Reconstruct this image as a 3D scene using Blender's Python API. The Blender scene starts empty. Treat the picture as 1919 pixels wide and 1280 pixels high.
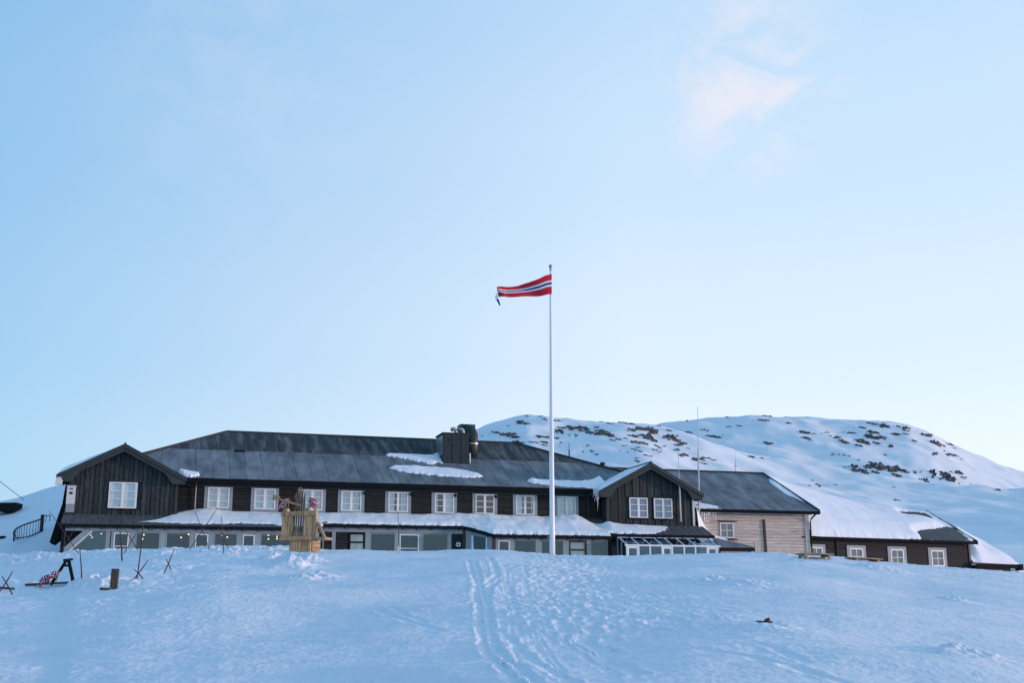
import bpy, bmesh, math, random
import numpy as np
from mathutils import Vector, Matrix
random.seed(7)
R = math.radians
sc = bpy.context.scene
COL = sc.collection

# ------------------------------------------------------------------ camera
F = 2150.0                       # focal length in pixels of a 1919 px wide frame
PITCH = math.atan(505 / F); ROLL = -0.004; EYE = 1.65
CM = Matrix.Rotation(math.pi / 2 + PITCH, 3, 'X') @ Matrix.Rotation(ROLL, 3, 'Z')
cam_d = bpy.data.cameras.new('camera'); cam = bpy.data.objects.new('camera', cam_d); COL.objects.link(cam)
cam_d.sensor_width = 36; cam_d.lens = 36 * F / 1919; cam_d.clip_start = .1; cam_d.clip_end = 20000
cam.matrix_world = Matrix.Translation((0, 0, EYE)) @ CM.to_4x4()
sc.camera = cam
# ------------------------------------------------------------------ sky, sun, exposure
SUN_BACK, SUN_EL = 0.0, 3.0      # the sun stands to the right, a little behind the camera, just above the horizon
w = bpy.data.worlds.new('World'); sc.world = w; w.use_nodes = True
nt = w.node_tree; N = nt.nodes; L = nt.links
bg = N['Background']; bg.inputs[1].default_value = .1
sky = N.new('ShaderNodeTexSky'); sky.sky_type = 'NISHITA'; sky.sun_disc = False
sky.sun_elevation = R(SUN_EL); sky.sun_rotation = R(90 + SUN_BACK); sky.altitude = 1200
sky.air_density = 1; sky.dust_density = 0; sky.ozone_density = 3
tc = N.new('ShaderNodeTexCoord'); sx = N.new('ShaderNodeSeparateXYZ'); L.new(tc.outputs['Generated'], sx.inputs[0])
veil = N.new('ShaderNodeValToRGB'); L.new(sx.outputs[2], veil.inputs[0])      # thin high veil of cloud, paler towards the horizon
cr = veil.color_ramp; cr.interpolation = 'EASE'
stops = [(0.0, (.68, .72, .78)), (.12, (.745, .785, .845)), (.22, (.66, .745, .84)), (.38, (.55, .69, .835)), (.52, (.46, .635, .82)), (.85, (.11, .30, .555)), (1, (.07, .25, .495))]
while len(cr.elements) < len(stops): cr.elements.new(.5)
for e, (p, c) in zip(cr.elements, stops): e.position = p; e.color = (*c, 1)
vs = N.new('ShaderNodeVectorMath'); vs.operation = 'SCALE'; L.new(veil.outputs[0], vs.inputs[0])
SA = Vector((math.cos(R(SUN_BACK)), -math.sin(R(SUN_BACK)), 0)); sdot = N.new('ShaderNodeVectorMath'); sdot.operation = 'DOT_PRODUCT'; L.new(tc.outputs['Generated'], sdot.inputs[0]); sdot.inputs[1].default_value = SA
vs.inputs[3].default_value = 10.6
sfac = N.new('ShaderNodeMapRange'); L.new(sdot.outputs['Value'], sfac.inputs[0]); sfac.inputs[1].default_value = -.58; sfac.inputs[2].default_value = .1; antis = N.new('ShaderNodeMix'); antis.data_type = 'RGBA'; L.new(sfac.outputs[0], antis.inputs[0]); antis.inputs[6].default_value = (.31, .57, .77, 1); antis.inputs[7].default_value = (1, 1, 1, 1)   # deeper blue away from the sun
vm_ = N.new('ShaderNodeVectorMath'); vm_.operation = 'MULTIPLY'; L.new(vs.outputs[0], vm_.inputs[0]); L.new(antis.outputs[2], vm_.inputs[1])
add = N.new('ShaderNodeVectorMath'); add.operation = 'ADD'; L.new(sky.outputs[0], add.inputs[0]); L.new(vm_.outputs[0], add.inputs[1])
mp = N.new('ShaderNodeMapping'); mp.inputs['Scale'].default_value = (6, 6, 9.5); mp.inputs['Rotation'].default_value = (0, R(30), 0); L.new(tc.outputs['Generated'], mp.inputs[0])
cn = N.new('ShaderNodeTexNoise'); cn.inputs['Scale'].default_value = 2.6; cn.inputs['Distortion'].default_value = .5; cn.inputs['Detail'].default_value = 7; cn.inputs['Roughness'].default_value = .58; L.new(mp.outputs[0], cn.inputs[0])
big = N.new('ShaderNodeTexNoise'); big.inputs['Scale'].default_value = 2.0; big.inputs['Detail'].default_value = 2; L.new(tc.outputs['Generated'], big.inputs[0])
dn = N.new('ShaderNodeVectorMath'); dn.operation = 'DISTANCE'; L.new(tc.outputs['Generated'], dn.inputs[0])
cd = (CM @ Vector(((1410 - 959.5) / F, -(145 - 640) / F, -1))).normalized(); dn.inputs[1].default_value = cd
def mrange(src, a, b, c, d):
    m = N.new('ShaderNodeMapRange'); m.interpolation_type = 'SMOOTHSTEP'; L.new(src, m.inputs[0])
    for i, v in enumerate((a, b, c, d)): m.inputs[1 + i].default_value = v
    return m.outputs[0]
def mth(op, a, b):
    m = N.new('ShaderNodeMath'); m.operation = op
    for i, v in enumerate((a, b)):
        if isinstance(v, (int, float)): m.inputs[i].default_value = v
        else: L.new(v, m.inputs[i])
    return m.outputs[0]
wisp = mth('MULTIPLY', mrange(cn.outputs[0], .36, .68, 0, 1), mth('ADD', mrange(dn.outputs['Value'], .02, .105, .75, 0), mrange(big.outputs[0], .55, .85, 0, .15)))
mx = N.new('ShaderNodeMix'); mx.data_type = 'RGBA'; L.new(wisp, mx.inputs[0]); L.new(add.outputs[0], mx.inputs[6]); mx.inputs[7].default_value = (9.0, 8.6, 9.2, 1)
L.new(mx.outputs[2], bg.inputs[0])
sun_d = bpy.data.lights.new('sun', 'SUN'); sun = bpy.data.objects.new('sun', sun_d); COL.objects.link(sun)
sun_d.energy = 2.6; sun_d.angle = R(2.5); sun_d.color = (1, .65, .58)
SD = Vector((math.cos(R(SUN_BACK)) * math.cos(R(SUN_EL)), -math.sin(R(SUN_BACK)) * math.cos(R(SUN_EL)), math.sin(R(SUN_EL))))
sun.rotation_euler = SD.to_track_quat('Z', 'Y').to_euler()
vsn = sc.view_settings; vsn.view_transform = 'Standard'; vsn.look = 'None'; vsn.exposure = 0; vsn.gamma = 1; vsn.use_curve_mapping = False

# ------------------------------------------------------------------ small maths
def ray(px, py): return CM @ Vector(((px - 959.5) / F, -(py - 640) / F, -1))
EY = Vector((0, 0, EYE))
class Frame:
    """a building's own axes: u along its front, n out of the front, z up; z0 is the height of its base"""
    def __init__(s, x, y, az, z0):
        s.x, s.y, s.a, s.z0 = x, y, az, z0
        s.u = Vector((math.cos(az), math.sin(az), 0)); s.n = Vector((math.sin(az), -math.cos(az), 0))
    def loc(s, p):
        q = Vector((p[0] - s.x, p[1] - s.y, 0)); return q.dot(s.u), q.dot(s.n), p[2]
    def hit(s, px, py, n=0):
        d = ray(px, py); o = Vector((s.x, s.y, 0)) + s.n * n
        t = (o - EY).dot(s.n) / d.dot(s.n); u, _, z = s.loc(EY + t * d); return u, z
    def slope(s, px, py, n0, z0, k):
        """point where the sight line meets the roof plane z = z0 + k (n0 - n)"""
        nn = Vector((s.n.x * k, s.n.y * k, 1)); o = Vector((s.x, s.y, 0)) + s.n * n0 + Vector((0, 0, z0))
        d = ray(px, py); t = (o - EY).dot(nn) / d.dot(nn); return s.loc(EY + t * d)
    def world(s, u, n, z):
        q = Vector((s.x, s.y, 0)) + s.u * u + s.n * n; return Vector((q.x, q.y, z))
_r = np.random.RandomState(3); PERM = _r.permutation(512); PERM = np.concatenate([PERM, PERM]); GR = _r.uniform(0, 2 * np.pi, 512)
def noise2(x, y):
    x = np.asarray(x, float); y = np.asarray(y, float); xi = np.floor(x).astype(int); yi = np.floor(y).astype(int); fx = x - xi; fy = y - yi
    def g(ix, iy, dx, dy):
        a = GR[PERM[(PERM[ix & 511] + iy) & 511]]; return np.cos(a) * dx + np.sin(a) * dy
    u = fx * fx * fx * (fx * (fx * 6 - 15) + 10); v = fy * fy * fy * (fy * (fy * 6 - 15) + 10)
    a = g(xi, yi, fx, fy); b = g(xi + 1, yi, fx - 1, fy); c = g(xi, yi + 1, fx, fy - 1); d = g(xi + 1, yi + 1, fx - 1, fy - 1)
    return (a + u * (b - a) + v * (c - a + u * (a - b - c + d))) * 1.5
def fbm(x, y, o=4, g=.5):
    s = 0; a = 1
    for i in range(o): s = s + a * noise2(x * 2 ** i + 17.3 * i, y * 2 ** i + 5.1 * i); a *= g
    return s
def sstep(a, b, x):
    t = np.clip((np.asarray(x, float) - a) / (b - a), 0, 1); return t * t * (3 - 2 * t)

# ------------------------------------------------------------------ materials
def mat(name, c, rough=.7, var=.15, nscale=3., stretch=(1, 1, 1), bump=.0, bscale=20., spec=.3, metal=0., c2=None, objvar=0., ramp=(.35, .65)):
    m = bpy.data.materials.new(name); m.use_nodes = True; t = m.node_tree; n = t.nodes; l = t.links; b = n['Principled BSDF']
    b.inputs['Roughness'].default_value = rough; b.inputs['Specular IOR Level'].default_value = spec; b.inputs['Metallic'].default_value = metal
    co = n.new('ShaderNodeTexCoord'); mpn = n.new('ShaderNodeMapping'); mpn.inputs['Scale'].default_value = stretch; l.new(co.outputs['Object'], mpn.inputs[0])
    nz = n.new('ShaderNodeTexNoise'); nz.inputs['Scale'].default_value = nscale; nz.inputs['Detail'].default_value = 6; nz.inputs['Roughness'].default_value = .65; l.new(mpn.outputs[0], nz.inputs[0])
    rp = n.new('ShaderNodeValToRGB'); l.new(nz.outputs[0], rp.inputs[0])
    a = tuple(max(0, v * (1 - var)) for v in c); z = tuple(min(1, v * (1 + var)) for v in c) if c2 is None else c2
    rp.color_ramp.elements[0].position, rp.color_ramp.elements[1].position = ramp
    rp.color_ramp.elements[0].color = (*a, 1); rp.color_ramp.elements[1].color = (*z, 1)
    out = rp.outputs[0]
    if objvar:
        oi = n.new('ShaderNodeObjectInfo'); mr = n.new('ShaderNodeMapRange'); l.new(oi.outputs['Random'], mr.inputs[0]); mr.inputs[3].default_value = 1 - objvar; mr.inputs[4].default_value = 1 + objvar
        vm = n.new('ShaderNodeVectorMath'); vm.operation = 'SCALE'; l.new(out, vm.inputs[0]); l.new(mr.outputs[0], vm.inputs[3]); out = vm.outputs[0]
    l.new(out, b.inputs['Base Color'])
    if bump:
        n2 = n.new('ShaderNodeTexNoise'); n2.inputs['Scale'].default_value = bscale; n2.inputs['Detail'].default_value = 5; l.new(mpn.outputs[0], n2.inputs[0])
        bp = n.new('ShaderNodeBump'); bp.inputs['Strength'].default_value = bump; bp.inputs['Distance'].default_value = .05; l.new(n2.outputs[0], bp.inputs['Height']); l.new(bp.outputs[0], b.inputs['Normal'])
    return m
M = {}
M['snow'] = mat('snow', (.80, .83, .87), .55, .03, 1.2, bump=.32, bscale=13, spec=.25)
M['snow_far'] = mat('snow_mountain', (.85, .865, .88), .6, .04, .05, (1, 1, 2), bump=.5, bscale=.35, spec=.2)
M['snow_roof'] = mat('snow_on_roofs', (.87, .88, .90), .5, .03, 1.5, bump=.25, bscale=6, spec=.25)
M['rock'] = mat('rock', (.055, .05, .052), .85, .4, .6, c2=(.21, .185, .18), bump=.6, bscale=1.5)  # tones lightened a little, haze over the mountain put into the rock colour
M['stone'] = mat('brown_stone', (.05, .035, .028), .85, .4, 14, c2=(.13, .10, .085), bump=.6, bscale=30)
M['board'] = mat('black_stained_board', (.022, .029, .031), .75, .35, 5, (4, 4, .5), c2=(.050, .062, .064), bump=.4, bscale=20, objvar=.4)
M['plank'] = mat('dark_brown_log', (.013, .0155, .017), .8, .35, 5, (.5, 4, 5), c2=(.031, .035, .036), bump=.4, bscale=20, objvar=.3)
M['barge'] = mat('dark_barge_board', (.034, .043, .045), .7, .2, 5, (.5, 3, 3), bump=.2, objvar=.15)
M['black'] = mat('black_paint', (.011, .013, .014), .9, .2, 4, spec=.1)
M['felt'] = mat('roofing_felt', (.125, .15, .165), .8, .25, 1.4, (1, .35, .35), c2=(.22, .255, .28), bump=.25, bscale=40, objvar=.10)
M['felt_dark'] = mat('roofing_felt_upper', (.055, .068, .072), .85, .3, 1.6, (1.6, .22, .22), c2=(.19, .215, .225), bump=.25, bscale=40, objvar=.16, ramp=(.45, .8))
M['shingle'] = mat('grey_shingle', (.07, .078, .082), .8, .25, 3, (5, .4, .4), c2=(.12, .13, .135), bump=.3, objvar=.12)
M['grey'] = mat('grey_paint', (.27, .31, .335), .6, .07, 3, objvar=.04, bump=.1)
M['white'] = mat('white_paint', (.80, .80, .80), .45, .04, 6)
M['offwhite'] = mat('offwhite_metal', (.62, .62, .58), .5, .08, 4)
M['brownp'] = mat('brown_paint', (.05, .03, .026), .55, .15, 4)
M['timber'] = mat('pale_timber', (.52, .41, .34), .8, .16, 2.2, (.4, 3, 6), c2=(.70, .60, .53), bump=.3, objvar=.09)
M['old'] = mat('weathered_plank', (.47, .235, .115), .8, .3, 4, (6, 6, .7), c2=(.80, .46, .26), bump=.4, objvar=.25)
M['old2'] = mat('fresh_plank', (.36, .24, .14), .75, .2, 4, (1, 1, 4), c2=(.52, .37, .235), bump=.3, objvar=.12)
M['darkwood'] = mat('dark_wet_wood', (.05, .035, .025), .8, .3, 5, (5, 5, .8), c2=(.14, .10, .07), bump=.3)
M['ski'] = mat('old_ski_wood', (.06, .045, .035), .6, .4, 3, (3, 3, .9), c2=(.26, .18, .12), objvar=.3)
M['metal'] = mat('galvanised_metal', (.33, .34, .35), .4, .12, 6, metal=.7)
M['darkmetal'] = mat('dark_metal', (.036, .048, .052), .75, .15, 4, spec=.15, objvar=.06)
M['duct'] = mat('green_black_duct', (.03, .042, .04), .45, .2, 6, metal=.2)
M['mast'] = mat('mast_paint', (.55, .50, .48), .5, .15, 8)
M['bamboo'] = mat('dark_stick', (.05, .03, .03), .7, .3, 8, c2=(.11, .06, .05))
M['pole'] = mat('flagpole_white', (.80, .80, .81), .3, .02, 3)
M['red'] = mat('flag_red', (.52, .012, .035), .8, .08, 20)
M['fwhite'] = mat('flag_white', (.80, .78, .80), .8, .03, 20)
M['blue'] = mat('flag_blue', (.02, .05, .16), .8, .08, 20)
M['curtain'] = mat('curtain', (.70, .76, .78), .9, .05, 5)
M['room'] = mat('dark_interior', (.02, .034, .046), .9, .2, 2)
M['pane_reflection'] = mat('lavender_reflection', (.34, .33, .44), .9, .08, 5)  # lavender reflection on the right gable panes, put into the curtain colour
M['purple_room'] = mat('purple_grey_interior', (.20, .18, .21), .9, .1, 3)  # purple-grey tone of the interior sheet close behind the panes
M['ice'] = mat('ice', (.74, .80, .86), .15, .04, 8, spec=.5)
M['ice'].node_tree.nodes['Principled BSDF'].inputs['Transmission Weight'].default_value = .4
def glass(name, tint, refl, rc=(1, 1, 1)):
    m = bpy.data.materials.new(name); m.use_nodes = True; t = m.node_tree; n = t.nodes; l = t.links; n.clear()
    o = n.new('ShaderNodeOutputMaterial'); mi = n.new('ShaderNodeMixShader'); tr = n.new('ShaderNodeBsdfTransparent'); gl = n.new('ShaderNodeBsdfGlossy')
    tr.inputs[0].default_value = (*tint, 1); gl.inputs['Roughness'].default_value = .03; gl.inputs[0].default_value = (*rc, 1)
    lw = n.new('ShaderNodeLayerWeight'); pw = n.new('ShaderNodeMath'); pw.operation = 'POWER'; pw.inputs[1].default_value = 5; l.new(lw.outputs['Facing'], pw.inputs[0])   # Schlick: the same from both sides of the pane
    mm = n.new('ShaderNodeMath'); mm.operation = 'MULTIPLY_ADD'; mm.inputs[1].default_value = .9; mm.inputs[2].default_value = refl
    l.new(pw.outputs[0], mm.inputs[0]); l.new(mm.outputs[0], mi.inputs[0]); l.new(tr.outputs[0], mi.inputs[1]); l.new(gl.outputs[0], mi.inputs[2]); l.new(mi.outputs[0], o.inputs[0])
    return m
M['glass'] = glass('window_glass', (.82, .88, .9), .09)
M['glass_dark'] = glass('tinted_glass', (.5, .66, .78), .095, (.55, .80, 1))
def emis(name, c, s):
    m = bpy.data.materials.new(name); m.use_nodes = True; b = m.node_tree.nodes['Principled BSDF']; b.inputs['Emission Color'].default_value = (*c, 1); b.inputs['Emission Strength'].default_value = s; b.inputs['Base Color'].default_value = (*c, 1); return m
M['bulb'] = emis('lit_bulb', (1, .55, .25), 4)

# ------------------------------------------------------------------ mesh helpers
ORD = ['first', 'second', 'third', 'fourth', 'fifth', 'sixth', 'seventh', 'eighth', 'ninth', 'tenth', 'eleventh', 'twelfth', 'thirteenth']
class MB:
    def __init__(s): s.v = []; s.f = []; s.m = []
    def add(s, vs, fs, mi=0):
        k = len(s.v); s.v += [tuple(p) for p in vs]; s.f += [tuple(i + k for i in f) for f in fs]; s.m += [mi] * len(fs); return s
    def box(s, a0, a1, b0, b1, c0, c1, mi=0):
        vs = [(a, b, c) for c in (c0, c1) for b in (b0, b1) for a in (a0, a1)]
        return s.add(vs, [(0, 2, 3, 1), (4, 5, 7, 6), (0, 1, 5, 4), (2, 6, 7, 3), (0, 4, 6, 2), (1, 3, 7, 5)], mi)
    def prism(s, front, back, mi=0):
        n = len(front); return s.add(list(front) + list(back), [tuple(range(n)), tuple(range(2 * n - 1, n - 1, -1))] + [(i, i + n, (i + 1) % n + n, (i + 1) % n) for i in range(n)], mi)
    def uz(s, pts, n0, n1, mi=0): return s.prism([(u, n1, z) for u, z in pts], [(u, n0, z) for u, z in pts], mi)
    def slab(s, pts, t, mi=0): return s.prism(pts, [(a, b, c - t) for a, b, c in pts], mi)
    def tube(s, path, rad, seg=8, mi=0, cap=True):
        path = [Vector(p) for p in path]; k = len(path); rad = [rad] * k if isinstance(rad, (int, float)) else rad; vs = []
        for i, p in enumerate(path):
            d = (path[min(i + 1, k - 1)] - path[max(i - 1, 0)]).normalized(); r = Vector((0, 0, 1)) if abs(d.z) < .9 else Vector((1, 0, 0))
            x = d.cross(r).normalized(); y = d.cross(x)
            vs += [p + (x * math.cos(2 * math.pi * j / seg) + y * math.sin(2 * math.pi * j / seg)) * rad[i] for j in range(seg)]
        fs = [(i * seg + j, i * seg + (j + 1) % seg, (i + 1) * seg + (j + 1) % seg, (i + 1) * seg + j) for i in range(k - 1) for j in range(seg)]
        if cap: fs += [tuple(range(seg - 1, -1, -1)), tuple((k - 1) * seg + j for j in range(seg))]
        return s.add(vs, fs, mi)
    def bar(s, p, q, wx, wy, mi=0):
        p, q = Vector(p), Vector(q); d = (q - p).normalized(); r = Vector((0, 1, 0)) if abs(d.y) < .9 else Vector((0, 0, 1)); x = d.cross(r).normalized() * wx / 2; y = d.cross(x).normalized() * wy / 2
        return s.prism([p - x - y, p + x - y, p + x + y, p - x + y], [q - x - y, q + x - y, q + x + y, q - x + y], mi)
    def build(s, name, mats, parent=None, fr=None, smooth=False):
        """with fr the vertices are (u, n, z) of that frame; without, they are local / world x, y, z"""
        v = [(a, -b, c - fr.z0) for a, b, c in s.v] if fr else s.v
        me = bpy.data.meshes.new(name); me.from_pydata(v, [], s.f); mats = mats if isinstance(mats, (list, tuple)) else [mats]
        for m in mats: me.materials.append(M[m])
        if len(mats) > 1: me.polygons.foreach_set('material_index', s.m)
        bm = bmesh.new(); bm.from_mesh(me); bmesh.ops.recalc_face_normals(bm, faces=bm.faces); bm.to_mesh(me); bm.free()
        if smooth: me.polygons.foreach_set('use_smooth', [True] * len(me.polygons))
        o = bpy.data.objects.new(name, me); COL.objects.link(o); o.parent = parent; return o
def tag(o, label, cat=None, group=None, kind=None):
    if label: o['label'] = label
    if cat: o['category'] = cat
    if group: o['group'] = group
    if kind: o['kind'] = kind
    return o
def root(name, fr, label, cat, group=None):
    o = bpy.data.objects.new(name, None); COL.objects.link(o); o.location = (fr.x, fr.y, fr.z0); o.rotation_euler = (0, 0, fr.a); o.empty_display_size = .5
    return tag(o, label, cat, group)
def place(o, fr): o.location = (fr.x, fr.y, fr.z0); o.rotation_euler = (0, 0, fr.a); return o
def clip(poly, a, b, c):
    """keep the part of a convex polygon (first two coordinates) where a x + b y <= c"""
    out = []
    for i, p in enumerate(poly):
        q = poly[(i + 1) % len(poly)]; dp = a * p[0] + b * p[1] - c; dq = a * q[0] + b * q[1] - c
        if dp <= 0: out.append(p)
        if dp * dq < 0:
            t = dp / (dp - dq); out.append((p[0] + t * (q[0] - p[0]), p[1] + t * (q[1] - p[1])))
    return out
def grid_mesh(name, X, Y, Z, material, smooth=True):
    r, c = X.shape; me = bpy.data.meshes.new(name); me.vertices.add(r * c)
    me.vertices.foreach_set('co', np.stack([X, Y, Z], -1).astype(np.float32).ravel())
    i = np.arange(r * c).reshape(r, c); q = np.stack([i[:-1, :-1], i[:-1, 1:], i[1:, 1:], i[1:, :-1]], -1).reshape(-1, 4); k = len(q)
    me.loops.add(k * 4); me.loops.foreach_set('vertex_index', q.ravel().astype(np.int32)); me.polygons.add(k)
    me.polygons.foreach_set('loop_start', (np.arange(k) * 4).astype(np.int32)); me.polygons.foreach_set('loop_total', np.full(k, 4, np.int32))
    me.polygons.foreach_set('use_smooth', np.full(k, smooth)); me.update(calc_edges=True); me.validate(); me.materials.append(M[material])
    o = bpy.data.objects.new(name, me); COL.objects.link(o); return o

# ------------------------------------------------------------------ terrain
def elev(px, py): d = ray(px, py); return d.z / d.y            # height gained per metre of y along a sight line
def tan_az(px, py): d = ray(px, py); return d.x / d.y
def table(pts):
    t = np.array([tan_az(*p) for p in pts]); e = np.array([elev(*p) for p in pts]); return t, e
def lower(pts, k): return [(a, b + k) for a, b in pts]
CREST = table(lower([(-900, 1046), (-300, 1044), (0, 1038), (110, 1037), (150, 1032), (240, 1028), (350, 1027), (420, 1025), (520, 1028), (600, 1030), (840, 1031), (930, 1031), (1000, 1034), (1060, 1038), (1140, 1041), (1220, 1040), (1290, 1038), (1400, 1038), (1480, 1039), (1560, 1043), (1620, 1049), (1700, 1057), (1830, 1066), (1919, 1075), (2200, 1085), (2900, 1095)], 2.0))
DC = 48.0
_s = np.linspace(.3, 1.6, 400)
def fcrest(s): return np.where(s < .8, s, .8 + .25 * np.tanh((s - .8) / .25 * 1.0))
def hcrest(t):
    e = np.interp(t, *CREST); f = fcrest(_s); return np.min((e[..., None] * DC * _s + EYE) / f, -1)
_tt = np.linspace(-1.2, 1.2, 500); _hc = hcrest(_tt)
HILL = table([(-900, 990), (-300, 968), (0, 945), (30, 939), (60, 929), (85, 920), (115, 912), (170, 905), (260, 915), (420, 990), (2000, 1100)])
def ground0(x, y):
    x = np.asarray(x, float); y = np.asarray(y, float); t = x / np.maximum(y, 6)
    hc = np.interp(t, _tt, _hc); s = np.maximum(y, 0) / DC
    h = hc * fcrest(s) - .035 * np.clip(y - 52, 0, 16) + np.minimum(y, 0) * .05
    h = np.maximum(h, -12)
    hz = EYE + 92 * np.interp(t, *HILL) - 3.2                                   # snow hill behind the left end of the lodge
    h = h + np.maximum(hz, 0) * .93 * sstep(-.22, -.36, t) * sstep(58, 92, y) * (1 - .3 * sstep(92, 140, y))
    return h
def gpoint(px, py, dmin=9, dmax=60):
    d = ray(px, py); ys = np.linspace(dmin, dmax, 1500); z = EYE + ys * d.z / d.y; x = ys * d.x / d.y; below = z <= ground0(x, ys)
    i = int(np.argmax(below)) if below.any() else int(np.argmin(z - ground0(x, ys))); return Vector((x[i], ys[i], float(ground0(x[i], ys[i]))))
TRACKS = [([(878, 1052), (886, 1075), (894, 1100), (898, 1130), (900, 1165), (906, 1200), (925, 1235), (960, 1275), (1000, 1330)], .10, .055),
          ([(889, 1055), (897, 1078), (900, 1098), (912, 1125), (916, 1165), (925, 1200), (945, 1232), (985, 1270), (1040, 1330)], .10, .055),
          ([(917, 1047), (925, 1060), (932, 1078), (915, 1092), (893, 1103), (890, 1125)], .12, .05), ([(935, 1085), (915, 1105), (910, 1120), (912, 1150)], .12, .04),
          ([(1010, 1075), (985, 1090), (955, 1103), (960, 1130), (972, 1160), (978, 1185)], .09, .03), ([(960, 1110), (1020, 1122), (1080, 1140)], .10, .025),
          ([(1115, 1165), (1105, 1190), (1090, 1198), (1130, 1215), (1150, 1233)], .16, .05), ([(1085, 1190), (1120, 1215), (1140, 1245), (1200, 1280)], .14, .04),
          ([(700, 1138), (740, 1152), (790, 1165), (830, 1175)], .12, .03), ([(728, 1135), (760, 1150), (800, 1160)], .10, .03),
          ([(1330, 1232), (1420, 1245), (1490, 1262), (1580, 1290)], .16, .04), ([(1400, 1215), (1450, 1228), (1510, 1250)], .12, .03),
          ([(950, 1180), (975, 1215), (1010, 1250), (1080, 1300)], .10, .035)]
_tr = random.Random(4)
for _i in range(16):                                                # fainter single ski lines that fan out towards the right
    _x = _tr.uniform(885, 1010); _e = _x + _tr.uniform(-20, 260); _b = _tr.uniform(-25, 25)
    TRACKS.append(([(_x + (_e - _x) * q ** 1.4 + _b * math.sin(q * 3.1), 1052 + _tr.uniform(0, 25) * 0 + 230 * q) for q in np.linspace(_tr.uniform(0, .35), _tr.uniform(.55, 1.1), 9)], .055, .016))
TRACKS = [(a, b * .8, c * .5) for a, b, c in TRACKS]
MOUNDS = [(545, 1060, .55, .28), (575, 1052, .5, .2), (590, 1080, .6, .14), (515, 1055, .5, .2), (560, 1085, .4, .12), (180, 1092, .5, .11), (165, 1093, .4, .1), (205, 1108, .35, -.12), (60, 1050, .8, .15), (120, 1046, .6, .12), (430, 1035, .7, .12),
          (1340, 1092, .9, .12), (1395, 1100, .7, .09), (1790, 1125, .5, .1), (1800, 1235, .5, .10), (1500, 1055, .6, .1), (1640, 1062, .7, .1), (250, 1090, .5, .08), (1438, 1184, .5, .07), (20, 1095, .7, .1)]
def ground(x, y):
    h = ground0(x, y); near = sstep(70, 52, y) * sstep(1, 6, y)
    px = 959.5 + F * x / np.maximum(y, 3) / 1.02
    rough = .12 + .85 * (.3 + .7 * sstep(-.2, .35, fbm(x / 3.1 + 2, y / 2.4, 3))) * sstep(640, 420, px) * sstep(14, 26, y) + .35 * sstep(40, 46, y) + .3 * sstep(1350, 1500, px) * sstep(30, 42, y)
    d = .13 * fbm(x / 6.5, y / 6.0, 3) + .022 * fbm(x / 2.6 + 3, y / .7, 3) + .006 * fbm(x / .5 + 9, y / .42, 3)
    lump = fbm(x / .30 + 31, y / .38 + 11, 4, .62); d = d + rough * .045 * np.maximum(lump - .15, 0) + (.25 + rough) * .007 * fbm(x / .12, y / .16, 3, .65)
    ch = fbm(x / 1.6 + 51, y / 1.9 + 71, 5, .6); d = d + .07 * rough * np.maximum(ch - .3, 0) + .010 * np.abs(fbm(x / 1.2 + 5, y / .35 + 1, 4, .6)) - .05 * rough
    d = d + .10 * sstep(660, 560, px) * sstep(33, 40, y) * np.maximum(fbm(x / .75 + 13, y / .9 + 4, 4, .6) - .05, 0)          # broken blocks along the bank
    h = h + near * d
    for mx_, my_, r_, a_ in MOUNDS:
        p = gpoint(mx_, my_); q = ((x - p.x) ** 2 + ((y - p.y) / 1.3) ** 2) / r_ ** 2; h = h + a_ * np.exp(-q) * (1 + .5 * lump)
    trod = np.exp(-((x - 1.6 - (y - 30) * .02) / 1.9) ** 2) * sstep(12, 18, y) * near                    # trodden strip up to the flagpole
    h = h + trod * .030 * (fbm(x / .22 + 7, y / .4, 4, .6) - .1)
    return h
def carve(X, Y, Z):
    for pts, wd, dep in TRACKS:
        P = [gpoint(*p, dmin=6) for p in pts]
        for a, b in zip(P[:-1], P[1:]):
            lo = min(a.y, b.y) - 1; hi = max(a.y, b.y) + 1; k = np.where((Y[:, 0] > lo) & (Y[:, 0] < hi))[0]
            if len(k) == 0: continue
            k0, k1 = k[0], k[-1] + 1; x = X[k0:k1]; y = Y[k0:k1]; dx, dy = b.x - a.x, b.y - a.y; l2 = dx * dx + dy * dy
            t = np.clip(((x - a.x) * dx + (y - a.y) * dy) / l2, 0, 1); dd = np.hypot(x - a.x - t * dx, y - a.y - t * dy) + .035 * noise2(x * 5, y * 3) + .02 * noise2(x * 14, y * 9); q = dd / wd
            cut = np.where(t * (1 - t) > 0, 1, .6) * dep * (-np.exp(-q * q * 1.6) + .38 * np.exp(-((q - 1.35) / .45) ** 2) * (1 + 1.2 * noise2(x * 4, y * 2.2)))
            cur = TR[k0:k1]; TR[k0:k1] = np.where(np.abs(cut) > np.abs(cur), cut, cur)
    return Z + TR
cols = np.concatenate([np.linspace(-.95, -.53, 50, False), np.linspace(-.53, .53, 980), np.linspace(.53, .95, 51)[1:]])
rows = np.concatenate([np.geomspace(1.5, 9, 30, False), np.geomspace(9, 54, 640, False), np.geomspace(54, 180, 110)])
T_, Y_ = np.meshgrid(cols, rows); X_ = T_ * Y_; TR = np.zeros_like(X_)
Z_ = carve(X_, Y_, ground(X_, Y_))
tag(grid_mesh('snow_ground', X_, Y_, Z_, 'snow'), 'blue-white trodden snow slope with ski tracks', None, None, 'structure')
xs = np.concatenate([-np.geomspace(4000, 60, 24), np.linspace(-50, 50, 21), np.geomspace(60, 4000, 24)]); ys = np.concatenate([-np.geomspace(4000, 20, 24), np.linspace(-15, 0, 4), np.geomspace(4, 4000, 30)])
GX, GY = np.meshgrid(xs, ys); inside = (np.abs(GX) < np.maximum(GY, 0) * .93) & (GY < 170)
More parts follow.
